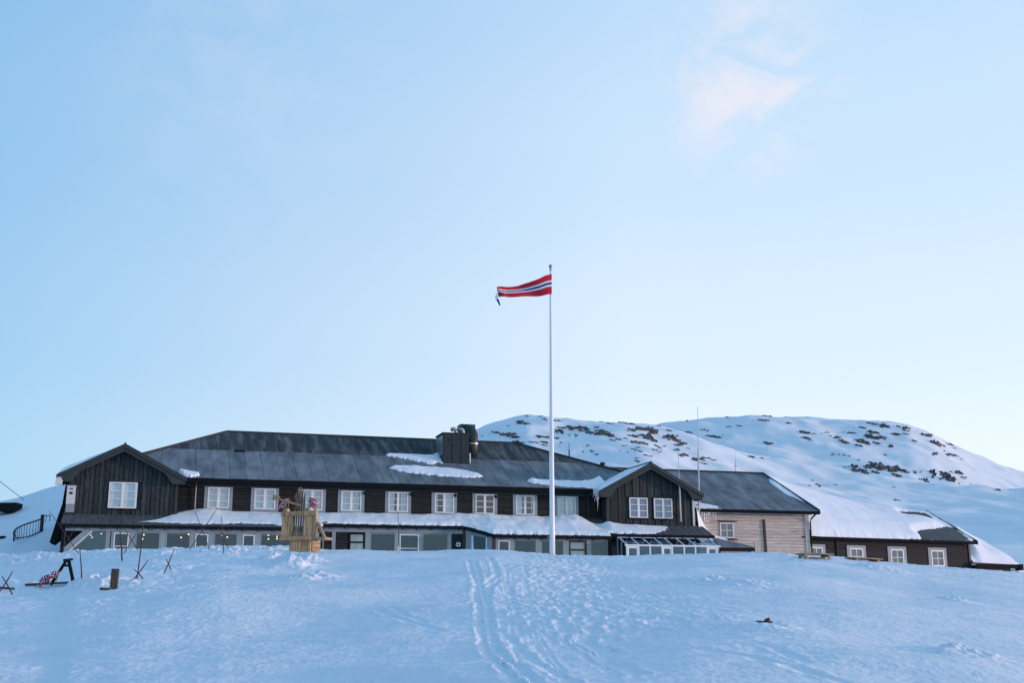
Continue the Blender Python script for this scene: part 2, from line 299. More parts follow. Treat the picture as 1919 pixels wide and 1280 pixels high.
GZ = np.where(GY < 0, np.maximum(GY * .05, -12), np.minimum(ground0(GX, np.minimum(GY, 48)), 4.0)) - np.where(inside, 2.5, .35) - .15
tag(grid_mesh('snow_field', GX, GY, GZ, 'snow'), 'wide snow plain around the slope', None, None, 'structure')

# mountain: a near ridge and a far ridge, both real relief
R1 = table([(-900, 1010), (0, 985), (300, 965), (600, 905), (800, 842), (900, 807), (930, 796), (960, 786), (990, 781), (1020, 784), (1050, 789), (1100, 790), (1140, 788), (1180, 790), (1210, 793), (1235, 798), (1280, 811), (1341, 829), (1400, 845), (1500, 867), (1600, 889), (1700, 906), (1800, 913), (1919, 915), (2300, 900), (2900, 905)])
R2 = table([(-900, 1020), (800, 940), (1000, 900), (1150, 830), (1200, 806), (1235, 793), (1280, 789), (1330, 783), (1380, 780), (1440, 777.5), (1480, 780), (1540, 786), (1600, 790), (1660, 793), (1700, 797), (1740, 809), (1780, 827), (1820, 846), (1870, 868), (1919, 887), (2100, 940), (2400, 985), (2900, 1000)])
Y0, Y1, Y2 = 105., 430., 720.
def prof(q): q = np.clip(q, 0, 1.3); return np.where(q < .8, q ** 1.35, .8 ** 1.35 + 1.35 * .8 ** .35 * .12 * np.tanh((q - .8) / .12))
_q = np.linspace(.2, 1.25, 300)
def solve(t, R_, ya, yb, z0):
    e = np.interp(t, *R_); y = ya + _q * (yb - ya); return np.min((e[..., None] * y + EYE - z0) / prof(_q), -1)
_tm = np.linspace(-1.1, 1.1, 900); _z1 = solve(_tm, R1, Y0, Y1, 2.5); _z2 = solve(_tm, R2, 260., Y2, 2.5)
def mountain(x, y):
    t = x / y; a = np.interp(t, _tm, _z1); b = np.interp(t, _tm, _z2)
    za = a * prof((y - Y0) / (Y1 - Y0)) * (1 - .45 * sstep(Y1 + 10, Y1 + 260, y)); zb = b * prof((y - 260.) / (Y2 - 260.)) * (1 - .3 * sstep(Y2, Y2 + 400, y))
    k = 6.0; z = 2.5 + np.logaddexp(za / k, zb / k) * k
    am = 1.25 * sstep(Y0, 300, y) * (1 - .45 * sstep(.9, 1.02, z / np.maximum(np.maximum(a, b), 1)))
    return z + am * (1.6 * fbm(x / 60, y / 75, 4) + .8 * fbm(x / 22 + 8, y / 30, 3) - .6 * np.abs(fbm(x / 35 + 3, y / 45 + 9, 3))) - 3 * sstep(Y0 + 25, Y0, y)
mt = np.linspace(-1.0, 1.0, 760); mr = np.concatenate([np.geomspace(Y0, 900, 330, False), np.geomspace(900, 1600, 20)])
T2, MY = np.meshgrid(mt, mr); MX = T2 * MY; MZ = mountain(MX, MY)
mtn = tag(grid_mesh('mountain', MX, MY, MZ, 'snow_far'), 'snow covered mountain with dark rock outcrops', None, None, 'structure')
def mpoint(px, py):
    d = ray(px, py); y = np.geomspace(120, 900, 800); x = y * d.x / d.y; z = EYE + y * d.z / d.y; b = z <= mountain(x, y)
    i = int(np.argmax(b)) if b.any() else int(np.argmin(z - mountain(x, y))); return Vector((x[i], y[i], float(mountain(x[i], y[i]))))
RK3 = """400,75,20,10 490,78,30,14 520,100,40,16 370,122,90,18 600,108,50,8 180,187,60,10 270,143,20,8 140,203,20,8 280,208,130,30 85,215,15,8 490,220,60,20 540,222,40,25 600,230,40,20 350,255,60,10 320,255,50,10 440,257,70,12 520,258,60,14 520,278,50,8 630,262,20,15 625,280,15,10 620,185,70,25 640,160,60,14 720,165,80,30 790,170,90,40 830,190,60,25 735,215,25,25 690,210,20,15 880,155,40,18 910,185,60,30 945,200,130,40 990,245,40,10 1030,238,40,14 1080,232,30,10 970,128,40,6 1060,107,60,8 1115,130,70,8 910,107,30,6 1120,175,60,25 1190,165,80,30 1245,165,60,40 1270,190,60,40 1130,215,70,20 1210,215,70,30 1250,240,80,40 1145,258,60,25 1205,265,60,22 1360,230,60,30 1400,225,80,40 1430,250,60,25 1380,178,40,20 1310,145,30,10 1470,270,60,30 1435,280,40,20 1300,285,40,20 1320,298,30,12 1280,310,40,14 1310,322,30,12 1345,285,30,15 1430,310,40,20 1480,350,60,30 1510,300,30,10 1170,295,30,10 1140,310,40,12 1185,320,30,14 1095,325,20,8 1230,350,50,12 1070,282,30,10 1040,318,20,8 820,283,25,18 785,328,20,16 790,295,15,8 850,320,30,14 880,342,30,8 1155,370,30,8 1160,390,45,12 1560,380,50,25 1600,375,50,25 1640,365,60,14 1690,380,40,10 1620,405,60,12 1520,188,50,8 1630,175,40,6 1690,218,100,20 1790,148,40,8 1780,83,30,6 1865,145,40,12 1500,105,30,6"""
RK4 = """145,75,60,8 120,105,70,14 35,110,15,6 290,125,40,14 270,70,10,8 400,193,70,20 465,198,30,8 515,205,10,10 550,190,30,10 575,210,20,12 625,225,50,25 660,250,60,20 690,262,40,20 670,190,20,8 715,193,40,10 750,195,30,8 805,160,50,8 870,130,80,10 950,150,70,35 1050,155,30,20 1100,168,50,40 1095,200,50,12 1025,205,60,20 840,210,60,20 880,195,80,20 870,225,100,20 940,228,60,25 795,258,90,35 835,268,40,25 780,280,40,14 900,268,50,20 995,290,30,35 1160,250,40,20 1240,208,75,25 1300,268,60,35 1350,285,50,20 1400,275,40,12 1440,300,25,10 1365,322,15,12 1300,340,35,25 1410,350,60,25 1450,355,30,12 1485,375,20,8 150,268,65,18 30,358,45,18 100,370,35,8 590,343,30,12 640,345,25,8 680,352,25,8 707,356,20,10 770,387,18,14 960,345,25,8 410,230,70,16 440,243,30,10 680,433,20,12 705,432,20,10 745,430,45,40 755,452,60,25 840,430,60,35 900,425,90,55 950,440,90,60 1020,448,90,50 1095,462,60,25 810,465,60,30 890,472,60,22 1040,490,80,22 1165,466,20,25 1205,463,12,20 1285,485,35,60 1240,525,40,28 1210,518,35,16 1345,517,30,25 1400,510,90,55 1370,480,60,25 1465,472,50,35 1500,505,50,14 1410,463,25,12 1290,553,14,8 1465,548,20,6 1550,548,20,6 495,557,35,25 432,556,25,10 610,550,25,8 455,522,30,8 1020,568,20,6 1040,660,45,10 1738,587,40,16 1825,587,18,8"""
_ico = bmesh.new(); bmesh.ops.create_icosphere(_ico, subdivisions=2, radius=1); ICO_V = np.array([v.co[:] for v in _ico.verts]); ICO_F = [tuple(v.index for v in f.verts) for f in _ico.faces]; _ico.free()
def boulder(mb, c, sx_, sy_, sz_, seed, jag=.55, tilt=0):
    v = ICO_V.copy(); n1 = fbm(v[:, 0] * 1.3 + seed * 3.7, v[:, 1] * 1.3 + v[:, 2] * 1.7 + seed, 3, .6); v = v * (1 + jag * n1[:, None])
    v *= np.array([sx_, sy_, sz_]); ct, st = math.cos(tilt), math.sin(tilt); x = v[:, 0] * ct - v[:, 2] * st; z = v[:, 0] * st + v[:, 2] * ct
    mb.add(np.stack([x, v[:, 1], z], 1) + np.array(c[:]), ICO_F)
rr = random.Random(11)
for blob, ox, k in ((RK3, 880, 3.69), (RK4, 1400, 3.697)):
    for item in blob.split():
        x, y, wd, ht = map(float, item.split(',')); px, py, wp, hp = ox + x / k, 760 + y / k, wd / k, ht / k
        mb = MB(); nb = max(2, min(9, int(wp * hp / 14) + 2)); c0 = mpoint(px, py); s = c0.y / F
        for i in range(nb):
            f = (i + .5) / nb - .5; qx = px + f * wp * .85 + rr.uniform(-1, 1); qy = py + rr.uniform(-.32, .32) * hp + f * wp * .12
            p = mpoint(qx, qy); ww = wp * rr.uniform(.25, .5) * s * (.6 if nb > 4 else .85); hh = max(hp * rr.uniform(.32, .6), 1.3) * s
            boulder(mb, p + Vector((0, hh * .4, -hh * .25)), ww, max(ww, hh) * .9, hh, rr.uniform(0, 60), .75, rr.uniform(-.5, .1))
        for i in range(2 + int(wp / 6)):
            p = mpoint(px + rr.gauss(0, .5) * wp, py + rr.gauss(0, .55) * hp + .12 * wp * rr.uniform(-1, 1)); ww = rr.uniform(.5, 1.5) * s; boulder(mb, p + Vector((0, .2, -.1)), ww * 1.3, ww, ww * rr.uniform(.4, .8), rr.uniform(0, 60), .7, rr.uniform(-.5, .1))
        mb.build('rock_outcrop', 'rock', mtn)

# ------------------------------------------------------------------ building helpers
def roof_sheets(parent, fr, poly, plane, width, mname, name='roofing_sheet', t=.02, lift=.012, skew=0.):
    """separate felt or board strips running up a roof plane, cut to the polygon poly of (u, n)"""
    u0 = min(p[0] for p in poly); u1 = max(p[0] for p in poly); u = u0; i = 0
    while u < u1:
        c = clip(clip(poly, -1, 0, -(u + .008)), 1, 0, u + width - .008)
        if len(c) > 2:
            dz = lift + .010 * (i % 2) + random.uniform(0, .006)
            MB().prism([(a, b, plane(a, b) + dz) for a, b in c], [(a, b, plane(a, b) + dz - t) for a, b in c]).build(name, mname, parent, fr)
        u += width; i += 1
def window(parent, fr, u0, u1, z0, z1, n, cas=2, rws=3, cls=1, mname='white', curtain=(1, 1), trim=None, gl='glass', fw=.065, back=.22, label=None, cmat='curtain', imat='room'):
    """white frame with casements; panes, glazing bars, curtains and the grey surround are its own sub-parts"""
    mb = MB(); d0, d1 = n - .05, n + .035; mb.box(u0, u0 + fw, d0, d1, z0, z1); mb.box(u1 - fw, u1, d0, d1, z0, z1)
    mb.box(u0 + fw, u1 - fw, d0, d1 - .002, z0, z0 + fw); mb.box(u0 + fw, u1 - fw, d0, d1 - .002, z1 - fw, z1)
    cw = (u1 - u0 - 2 * fw) / cas; mw = fw * 1.1
    for i in range(1, cas): mb.box(u0 + fw + cw * i - mw, u0 + fw + cw * i + mw, d0, d1 - .004, z0 + fw, z1 - fw)
    o = mb.build('window', mname, parent, fr)
    if label: o['label'] = label
    if trim:
        t = MB(); a0, a1, b0, b1 = trim; m0, m1 = n - .06, n + .02
        t.box(a0, u0 - .003, m0, m1, b0, b1); t.box(u1 + .003, a1, m0, m1, b0, b1); t.box(u0 - .003, u1 + .003, m0, m1 - .002, z1 + .003, b1); t.box(u0 - .003, u1 + .003, m0, m1 - .002, b0, z0 - .003)
        t.build('surround', 'grey', o, fr)
    for i in range(cas):
        a = u0 + fw + cw * i + (mw if i else 0); b = u0 + fw + cw * (i + 1) - (mw if i < cas - 1 else 0); bt = .018; c0 = z0 + fw; c1 = z1 - fw
        for r in range(1, rws): zc = c0 + (c1 - c0) * r / rws; MB().box(a, b, d1 - .045, d1 - .008, zc - bt, zc + bt).build('glazing_bar', mname, o, fr)
        for c in range(1, cls): uc = a + (b - a) * c / cls; MB().box(uc - bt, uc + bt, d1 - .046, d1 - .009, c0, c1).build('glazing_bar', mname, o, fr)
        for r in range(rws):
            for c in range(cls):
                za, zb = c0 + (c1 - c0) * r / rws, c0 + (c1 - c0) * (r + 1) / rws; ua, ub = a + (b - a) * c / cls, a + (b - a) * (c + 1) / cls
                k = random.uniform(-.004, .004); MB().add([(ua, n + k, za), (ub, n - k, za), (ub, n - k, zb), (ua, n + k, zb)], [(0, 1, 2, 3)]).build('pane', gl, o, fr)
        if curtain and curtain[i % len(curtain)]:
            f = curtain[i % len(curtain)]; ca, cb = (a, a + (b - a) * f) if i == 0 else (b - (b - a) * f, b); m = 24; g = MB()
            pts = [(ca + (cb - ca) * j / m, n - .10 + .010 * math.sin(j * 1.55) + .006 * math.sin(j * .7)) for j in range(m + 1)]
            g.add([(u, d, c0 - .03) for u, d in pts] + [(u, d, c1 + .03) for u, d in pts], [(j, j + 1, j + m + 2, j + m + 1) for j in range(m)]); g.build('curtain', cmat, o, fr)
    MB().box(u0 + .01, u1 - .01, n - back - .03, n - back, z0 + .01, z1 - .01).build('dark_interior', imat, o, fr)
    return o
def planks(parent, fr, spans, z0, z1, pitch, n, mname, name='plank', dep=.05, longest=99):
    """horizontal planks; spans(z) gives the free stretches of wall at that height"""
    z = z0; row = 0
    while z < z1 - .02:
        zt = min(z + pitch - .012, z1)
        for a, b in spans((z + zt) / 2):
            cuts = [a]; 
            while b - cuts[-1] > longest: cuts.append(cuts[-1] + longest * random.uniform(.55, 1))
            cuts.append(b)
            for p, q in zip(cuts[:-1], cuts[1:]):
                if q - p < .03: continue
                k = random.uniform(0, .012); h = zt - z
                MB().prism([(p + .003, n - dep, z), (p + .003, n + k, z), (p + .003, n + k - .004, z + h * .7), (p + .003, n - .02, zt), (p + .003, n - dep, zt)], [(q - .003, n - dep, z), (q - .003, n + k, z), (q - .003, n + k - .004, z + h * .7), (q - .003, n - .02, zt), (q - .003, n - dep, zt)]).build(name, mname, parent, fr)
        z += pitch; row += 1
def cutspans(a, b, holes):
    def f(z):
        out = [(a, b)]
        for u0, u1, z0, z1 in holes:
            if z0 < z < z1: out = [s for p, q in out for s in ((p, min(q, u0)), (max(p, u1), q)) if s[1] - s[0] > .02]
        return out
    return f
def gable_boards(parent, fr, u0, u1, z0, top, holes, n, pitch=.25, mname='board'):
    u = u0; i = 0
    while u < u1 - .02:
        v = min(u + pitch - .03, u1); k = .03 * (i % 2) + random.uniform(0, .01); segs = [(z0 + random.uniform(-.02, .02), None)]
        for a, b, c, d in holes:
            if u < b and v > a: segs = [(z0, c), (d, None)]
        for s, e in segs:
            pts = [(u, s), (v, s), (v, top(v) if e is None else e), (u, top(u) if e is None else e)]
            MB().uz(pts, n - .05, n + k).build('board', mname, parent, fr)
        u += pitch; i += 1
def blanket(name, fr, us, lo, hi, base, thick, rag=.05, mname='snow_roof', parent=None, ns=26, seed=0., hasroot=True):
    """a layer of snow: rows run along us, from lo(u) to hi(u); base gives the surface under it, thick its depth"""
    us = np.asarray(us, float); s = np.linspace(0, 1, ns); U, S = np.meshgrid(us, s); a = np.array([lo(u) for u in us]); b = np.array([hi(u) for u in us]); rg = rag * (1.2 * fbm(us * 2.3 + seed, us * 0 + seed, 4, .75) + .6 * fbm(us * 9.1 + seed, us * 0 + 3.3, 2, .7))
    NN = a + (b - a) * S + rg * S ** 8; e = np.minimum(np.minimum(S * 5 + (.0 if True else 0), 1), np.minimum((1 - S) * 9, 1)); e = np.sqrt(np.clip(e, 0, 1)); k = np.linspace(0, 1, len(us)); ed = np.sqrt(np.clip(np.minimum(k, 1 - k) * 14, 0, 1))
    TH = np.vectorize(thick)(U, S) * (1 - .62 * S ** 2) * (1 + .25 * fbm(U * .9 + seed, NN * 1.1, 3)) * e * ed; Z = np.vectorize(base)(U, NN) + TH - .03 * (1 - np.minimum(e, ed))
    n, m = U.shape; v = [(float(U[i, j]), float(NN[i, j]), float(Z[i, j])) for i in range(n) for j in range(m)]; f = [(i * m + j, i * m + j + 1, (i + 1) * m + j + 1, (i + 1) * m + j) for i in range(n - 1) for j in range(m - 1)]
    mb = MB(); mb.add(v, f); o = mb.build(name, mname, parent, fr, True)
    if parent is None: place(o, fr)
    return o
def snow_tag(o, label): return tag(o, label, 'snow', None, 'stuff')

# ------------------------------------------------------------------ the lodge
A = Frame(-16.860, 66.131, R(17.2), 4.0)
lodge = root('mountain_lodge', A, 'long black timber lodge with grey felt hip roof, two gables and glazed ground floor', 'lodge')
KR = .5433; zr = lambda u, n: 9.06 + KR * (.7 - n)
RL = A.slope(425, 812.5, .7, 9.06, KR); RR = A.slope(965, 832, .7, 9.06, KR); hl = A.slope(280, 850, .7, 9.06, KR); hr = A.slope(1120, 874.5, .7, 9.06, KR)
rn = (RL[1] + RR[1]) / 2; rz = zr(0, rn)
uL = RL[0] - (RL[0] - hl[0]) / (hl[1] - rn) * (.7 - rn); uR = RR[0] + (hr[0] - RR[0]) / (hr[1] - rn) * (.7 - rn); nb_ = 2 * rn - .7
wall = MB().box(-7.9, 29.3, nb_ + .8, -.3, 3.6, 8.85).build('wall', 'plank', lodge, A)
roof = MB().add([(uL, .7, 9.04), (uR, .7, 9.04), (uR, nb_, 9.04), (uL, nb_, 9.04), (RL[0], rn, rz - .02), (RR[0], rn, rz - .02), (uL, .7, 8.93), (uR, .7, 8.93), (uR, nb_, 8.93), (uL, nb_, 8.93)],
    [(0, 1, 5, 4), (1, 2, 5), (2, 3, 4, 5), (3, 0, 4), (6, 7, 8, 9), (0, 1, 7, 6), (1, 2, 8, 7), (2, 3, 9, 8), (3, 0, 6, 9)]).build('roof', 'felt', lodge, A)
poly = [(uL, .7), (uR, .7), (RR[0], rn), (RL[0], rn)]; nbnd = A.slope(430, 843.5, .7, 9.06, KR)[1]
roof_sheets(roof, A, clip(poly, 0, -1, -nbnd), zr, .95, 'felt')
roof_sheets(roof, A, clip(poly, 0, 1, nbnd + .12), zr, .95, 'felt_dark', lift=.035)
for a, b in (((RL[0], rn), (RR[0], rn)), ((uL, .7), (RL[0], rn)), ((RR[0], rn), (uR, .7))):
    MB().bar((a[0], a[1], zr(0, a[1]) + .05), (b[0], b[1], zr(0, b[1]) + .05), .22, .07).build('ridge_cap', 'darkmetal', roof, A)
MB().box(-2.2, 23.4, .705, .76, 8.80, 9.05).build('fascia', 'black', roof, A)
MB().box(-2.2, 23.4, -.1, .70, 8.84, 8.88).build('soffit', 'black', roof, A)
MB().tube([(-2.2, .80, 8.98), (23.2, .80, 8.98)], .06, 8).build('gutter', 'black', roof, A)
hatch = A.slope(449, 847, .7, 9.06, KR); MB().slab([(hatch[0] + a, hatch[1] + b, zr(0, hatch[1] + b) + .07) for a, b in ((-.3, .12), (.3, .12), (.3, -.12), (-.3, -.12))], .06).build('roof_vent', 'black', roof, A)
MB().box(-2.4, 23.5, -.05, .05, 8.66, 8.83).build('frieze_board', 'barge', lodge, A)
wc = [A.hit(px, 940)[0] for px in (409, 496, 585, 658, 746, 832.5, 908.7, 984, 1061.5)]
CUR = [(1, 1), (1, 1), (1, 1), (1, 1), (.75, .8), (.35, 1), None, (.85, .25), (1, 1)]
holes = []
for i, (u, c) in enumerate(zip(wc, CUR)):
    holes.append((u - .80, u + .80, 7.0, 8.7)); window(lodge, A, u - .6, u + .6, 7.43, 8.62, 0, curtain=c, trim=(u - .79, u + .79, 7.12, 8.66), label='%s six-pane casement window from the left in the upper row' % ORD[i])
planks(wall, A, cutspans(-2.4, 23.5, holes), 6.95, 8.66, .165, 0, 'plank', dep=.28)
for px in (367, 1101.5):
    u = A.hit(px, 920, .1)[0]; MB().tube([(u, .72, 8.9), (u, .12, 8.62), (u, .10, 7.2)], .04, 8).build('drainpipe', 'darkmetal' if px > 1000 else 'metal', lodge, A)
for u in [(a + b) / 2 - .62 for a, b in zip(wc[:-1], wc[1:])][3:7]:
    MB().box(u - .07, u + .07, .02, .14, 8.42, 8.58).build('wall_lamp', 'black', lodge, A)

def gable(uc, half, zt, u0, u1, wins, left):
    k = 1.81 / 3.39; top = lambda u: zt - k * abs(u - uc); nf = 1.5; back = -3.2
    core = MB().uz([(u0 + .03, 6.3), (u1 - .03, 6.3), (u1 - .03, top(u1) - .35), (uc, zt - .35), (u0 + .03, top(u0) - .35)], back, .84)
    gw = core.build('gable_wall', 'board', lodge, A)
    gable_boards(gw, A, u0, u1, 6.72, lambda u: top(u) - .22, [(a - .02, b + .02, c - .1, d + .03) for a, b, c, d, _ in wins], 1.0)
    gr = MB()
    for s in (-1, 1):
        e = uc + s * half; ze = zt - k * half
        gr.prism([(uc, nf, zt), (e, nf, ze), (e, nf, ze - .11), (uc, nf, zt - .11)], [(uc, back, zt), (e, back, ze), (e, back, ze - .11), (uc, back, zt - .11)])
    gro = gr.build('gable_roof', 'felt', lodge, A)
    for s in (-1, 1):
        e = uc + s * (half + .02); ze = zt - k * half; i0 = uc + s * .001
        MB().uz([(i0, zt + .02), (e, ze + .02), (e, ze - .22), (i0, zt - .22)], nf + .002, nf + .05).build('barge_board', 'barge', gro, A)
        e2 = uc + s * (half - .08); MB().uz([(i0, zt - .20), (e2, ze - .16), (e2, ze - .36), (uc + s * (half - .75), ze - .36), (uc + s * (half - 1.15), ze + .22), (i0, zt - .42)], nf - .06, nf).build('barge_board', 'barge', gro, A)
        ew = u1 if s > 0 else u0
        MB().uz([(e2, ze - .10), (e2, ze - .37), (ew, ze - .37), (ew, ze + k * abs(e2 - ew) - .15)], .95, nf - .065).build('eave_box', 'black', gro, A)
        MB().box(min(ew, e2), max(ew, e2), .1, .95, ze - .38, ze - .36).build('soffit', 'black', gro, A)
        MB().box(ew - .07, ew + .07, .93, 1.07, 6.7, top(ew) - .3).build('corner_board', 'offwhite' if (s > 0 and not left) else 'barge', gw, A)
    MB().tube([(uc, nf + .1, zt + .03), (uc, back, zt + .03)], .05, 6).build('ridge_cap', 'darkmetal', gro, A)
    for a, b, c, d, lab in wins: window(lodge, A, a, b, c, d, 1.04, curtain=(1, 1), cmat='curtain' if left else 'pane_reflection', label=lab, back=.17); MB().box(a - .06, b + .06, 1.03, 1.12, d + .04, d + .075).build('window_hood', 'barge', lodge, A); MB().box(a - .03, b + .03, 1.03, 1.13, c - .05, c - .004).build('window_sill', 'brownp', lodge, A)
    return top
gtopL = gable(-5.26, 3.39, 10.74, -7.95, -2.36, [(-5.95, -4.46, 7.23, 8.66, 'white six-pane window in the left gable')], True)
gtopR = gable(26.37, 3.56, 10.76, 23.52, 29.42, [(25.0, 26.24, 7.30, 8.56, 'left white six-pane window of the right gable'), (26.68, 27.94, 7.29, 8.55, 'right white six-pane window of the right gable')], False)
# ground floor: glazed front in three steps
za = lambda u, n: 6.86 - .43 * (n - 1)
out = [(-8.2, 2.45), (5.7, 2.45), (5.7, 1.8), (14.15, 1.8), (15.6, 3.05), (22.95, 3.05), (22.95, 2.62), (30.0, 2.62), (30.0, .0), (-8.2, .0)]
lroof = MB().prism([(u, n, za(u, n)) for u, n in out], [(u, n, za(u, n) - .10) for u, n in out]).build('lean_to_roof', 'shingle', lodge, A)
roof_sheets(lroof, A, [(-8.15, 2.44), (-1.0, 2.44), (-1.0, .98), (-8.15, .98)], za, .6, 'shingle', lift=.008)
roof_sheets(lroof, A, [(26.0, 2.61), (29.98, 2.61), (29.98, 1.1), (26.0, 1.1)], za, .22, 'shingle', 'roof_board', lift=.01)
for a, b in zip(out[:7], out[1:8]):
    if a[0] == b[0]: continue
    da = Vector((b[0] - a[0], b[1] - a[1])).normalized(); o_ = Vector((-da.y, da.x)) * .05
    MB().bar((a[0] + o_.x, a[1] + o_.y, za(0, a[1]) - .09), (b[0] + o_.x, b[1] + o_.y, za(0, b[1]) - .09), .18, .09).build('gutter', 'black', lroof, A)
    L_ = (Vector(b) - Vector(a)).length; k = int(L_ / .8)
    for i in range(k):
        t = (i + .5) / k; p = Vector(a).lerp(Vector(b), t); MB().box(p.x - .03, p.x + .03, p.y + .02, p.y + .11, za(0, p.y) - .24, za(0, p.y) - .12).build('gutter_bracket', 'black', lroof, A)
fw_ = MB().box(-8.0, 5.55, 2.2, 2.3, 5.89, 6.14); gf = fw_.build('front_beam', 'grey', lodge, A)
MB().box(5.62, 14.1, 1.55, 1.65, 6.09, 6.42).build('front_beam', 'grey', lodge, A); MB().box(15.55, 22.8, 2.8, 2.9, 5.74, 5.93).build('front_beam', 'grey', lodge, A)
MB().prism([(14.15, 1.65, 6.1), (15.52, 2.88, 5.74), (15.52, 2.88, 5.95), (14.15, 1.65, 6.42)], [(14.2, 1.55, 6.1), (15.57, 2.78, 5.74), (15.57, 2.78, 5.95), (14.2, 1.55, 6.42)]).build('front_beam', 'grey', lodge, A)
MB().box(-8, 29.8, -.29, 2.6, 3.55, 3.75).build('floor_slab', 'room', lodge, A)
def front(n, ztop, items, u_start, u_end, zlow=4.0):
    """fill between openings with grey posts; items = (px0, px1, kind)"""
    u = u_start
    for p0, p1, kd in items:
        a, b = A.hit(p0, 1012, n)[0], A.hit(p1, 1012, n)[0]
        if a - u > .03: MB().box(u + .002, a - .002, n - .1, n - .004, zlow, ztop).build('post', 'grey', lodge, A)
        if kd == 'big': window(lodge, A, a, b, 4.0, ztop - .02, n - .03, cas=1, rws=1, mname='grey', curtain=None, gl='glass_dark', fw=.05, back=1.9)
        elif kd == 'sash': window(lodge, A, a, b, 4.4, ztop - .08, n - .02, cas=1, rws=2, mname='white', curtain=None, gl='glass_dark', fw=.055, back=1.9); MB().box(a, b, n - .1, n - .03, ztop - .078, ztop).build('head_board', 'grey', lodge, A); MB().box(a, b, n - .1, n - .03, 4.0, 4.39).build('apron_board', 'grey', lodge, A)
        elif kd == 'plank': pw = MB().box(a, b, n - .2, n - .1, zlow, ztop).build('panel', 'plank', lodge, A); planks(pw, A, lambda z: [(a + .01, b - .01)], zlow + .6, ztop, .17, n - .03, 'plank', dep=.08)
        elif kd in ('door', 'doorb'):
            m = 'black' if kd == 'door' else 'brownp'; dw = b - a
            dr = MB().box(a, a + .11, n - .1, n - .01, zlow, ztop).box(b - .11, b, n - .1, n - .01, zlow, ztop).box(a + .11, b - .11, n - .1, n - .012, ztop - .13, ztop).box(a + .11, b - .11, n - .1, n - .012, ztop - .62, ztop - .52).build('door', m, lodge, A)
            MB().box(a + .11, b - .11, n - .06, n - .05, ztop - .52, ztop - .13).build('pane', 'glass', dr, A); MB().box(a + .11, b - .11, n - .06, n - .05, zlow, ztop - .62).build('pane', 'glass', dr, A)
            MB().box(a + .1, b - .1, n - .35, n - .3, zlow, ztop - .1).build('blind', 'curtain', dr, A); MB().box(b - .08, b - .05, n, n + .05, ztop - 1.0, ztop - .88).build('handle', 'metal', dr, A)
        u = b
    if u_end - u > .03: MB().box(u + .002, u_end, n - .1, n - .004, zlow, ztop).build('post', 'grey', lodge, A)
front(2.3, 5.888, [(213, 241, 'sash'), (254, 300, 'big'), (311, 357, 'big'), (366, 390, 'sash'), (401, 445, 'big'), (455, 477, 'sash'), (488, 548, 'big'), (556, 596, 'big')], A.hit(208, 1012, 2.3)[0], 5.55)
front(1.65, 6.088, [(607, 622, 'plank'), (629, 653, 'plank'), (653.5, 684.5, 'door'), (694, 741, 'big'), (749, 785, 'sash'), (792, 840, 'big'), (846, 872, 'plank')], 5.62, 14.1)
front(2.9, 5.738, [(934, 955, 'sash'), (963, 1005, 'big'), (1014, 1056.5, 'big'), (1066, 1099.5, 'doorb'), (1106, 1146, 'big')], 15.7, 22.8)
for u, n, m in ((14.13, 1.66, 'brownp'), (15.6, 2.92, 'brownp'), (22.88, 2.92, 'black'), (-8.03, 2.32, 'black'), (5.6, 2.28, 'black')): MB().box(u - .09, u + .09, n - .12, n + .03, 3.8, za(0, n) - .16).build('corner_post', m, lodge, A)
lam = A.hit(859, 1021, 1.68); o = MB(); o.tube([(lam[0], 1.66, lam[1]), (lam[0], 1.76, lam[1])], [.15, .13], 16).build('porch_lamp', 'white', lodge, A)
MB().box(lam[0] - .145, lam[0] + .145, 1.75, 1.775, lam[1] - .02, lam[1] + .02).box(lam[0] - .018, lam[0] + .018, 1.751, 1.776, lam[1] - .145, lam[1] + .145).build('lamp_guard', 'black', lodge, A)
# the slanting bay at the left end
sl = [A.hit(px, py, 2.3) for px, py in ((130, 1032), (170, 998), (207, 998), (206, 1034))]; p0, p1, p2, p3 = sl; b0 = (p0[0] - (p1[0] - p0[0]) * 1.0, p0[1] - (p1[1] - p0[1]) * 1.0)
MB().uz([b0, (p1[0], 5.888), (p1[0] + .12, 5.888), (b0[0] + .12, b0[1])], 2.2, 2.31).build('raking_frame', 'offwhite', lodge, A)
MB().uz([(b0[0] - .42, b0[1]), (p1[0] - .38, 5.888), (p1[0] - .003, 5.888), (b0[0] - .003, b0[1])], 2.2, 2.295).build('raking_board', 'grey', lodge, A)
MB().uz([(b0[0] + .1, b0[1]), (p1[0] + .1, 5.87), (p2[0], 5.87), (p2[0], b0[1])], 2.24, 2.25).build('pane', 'glass_dark', lodge, A)
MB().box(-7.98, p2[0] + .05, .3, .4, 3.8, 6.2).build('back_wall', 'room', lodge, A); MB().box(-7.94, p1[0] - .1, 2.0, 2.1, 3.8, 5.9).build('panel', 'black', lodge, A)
MB().box(p2[0] + .002, A.hit(213, 1012, 2.3)[0] - .4, 2.2, 2.298, 4, 5.886).build('post', 'grey', lodge, A)
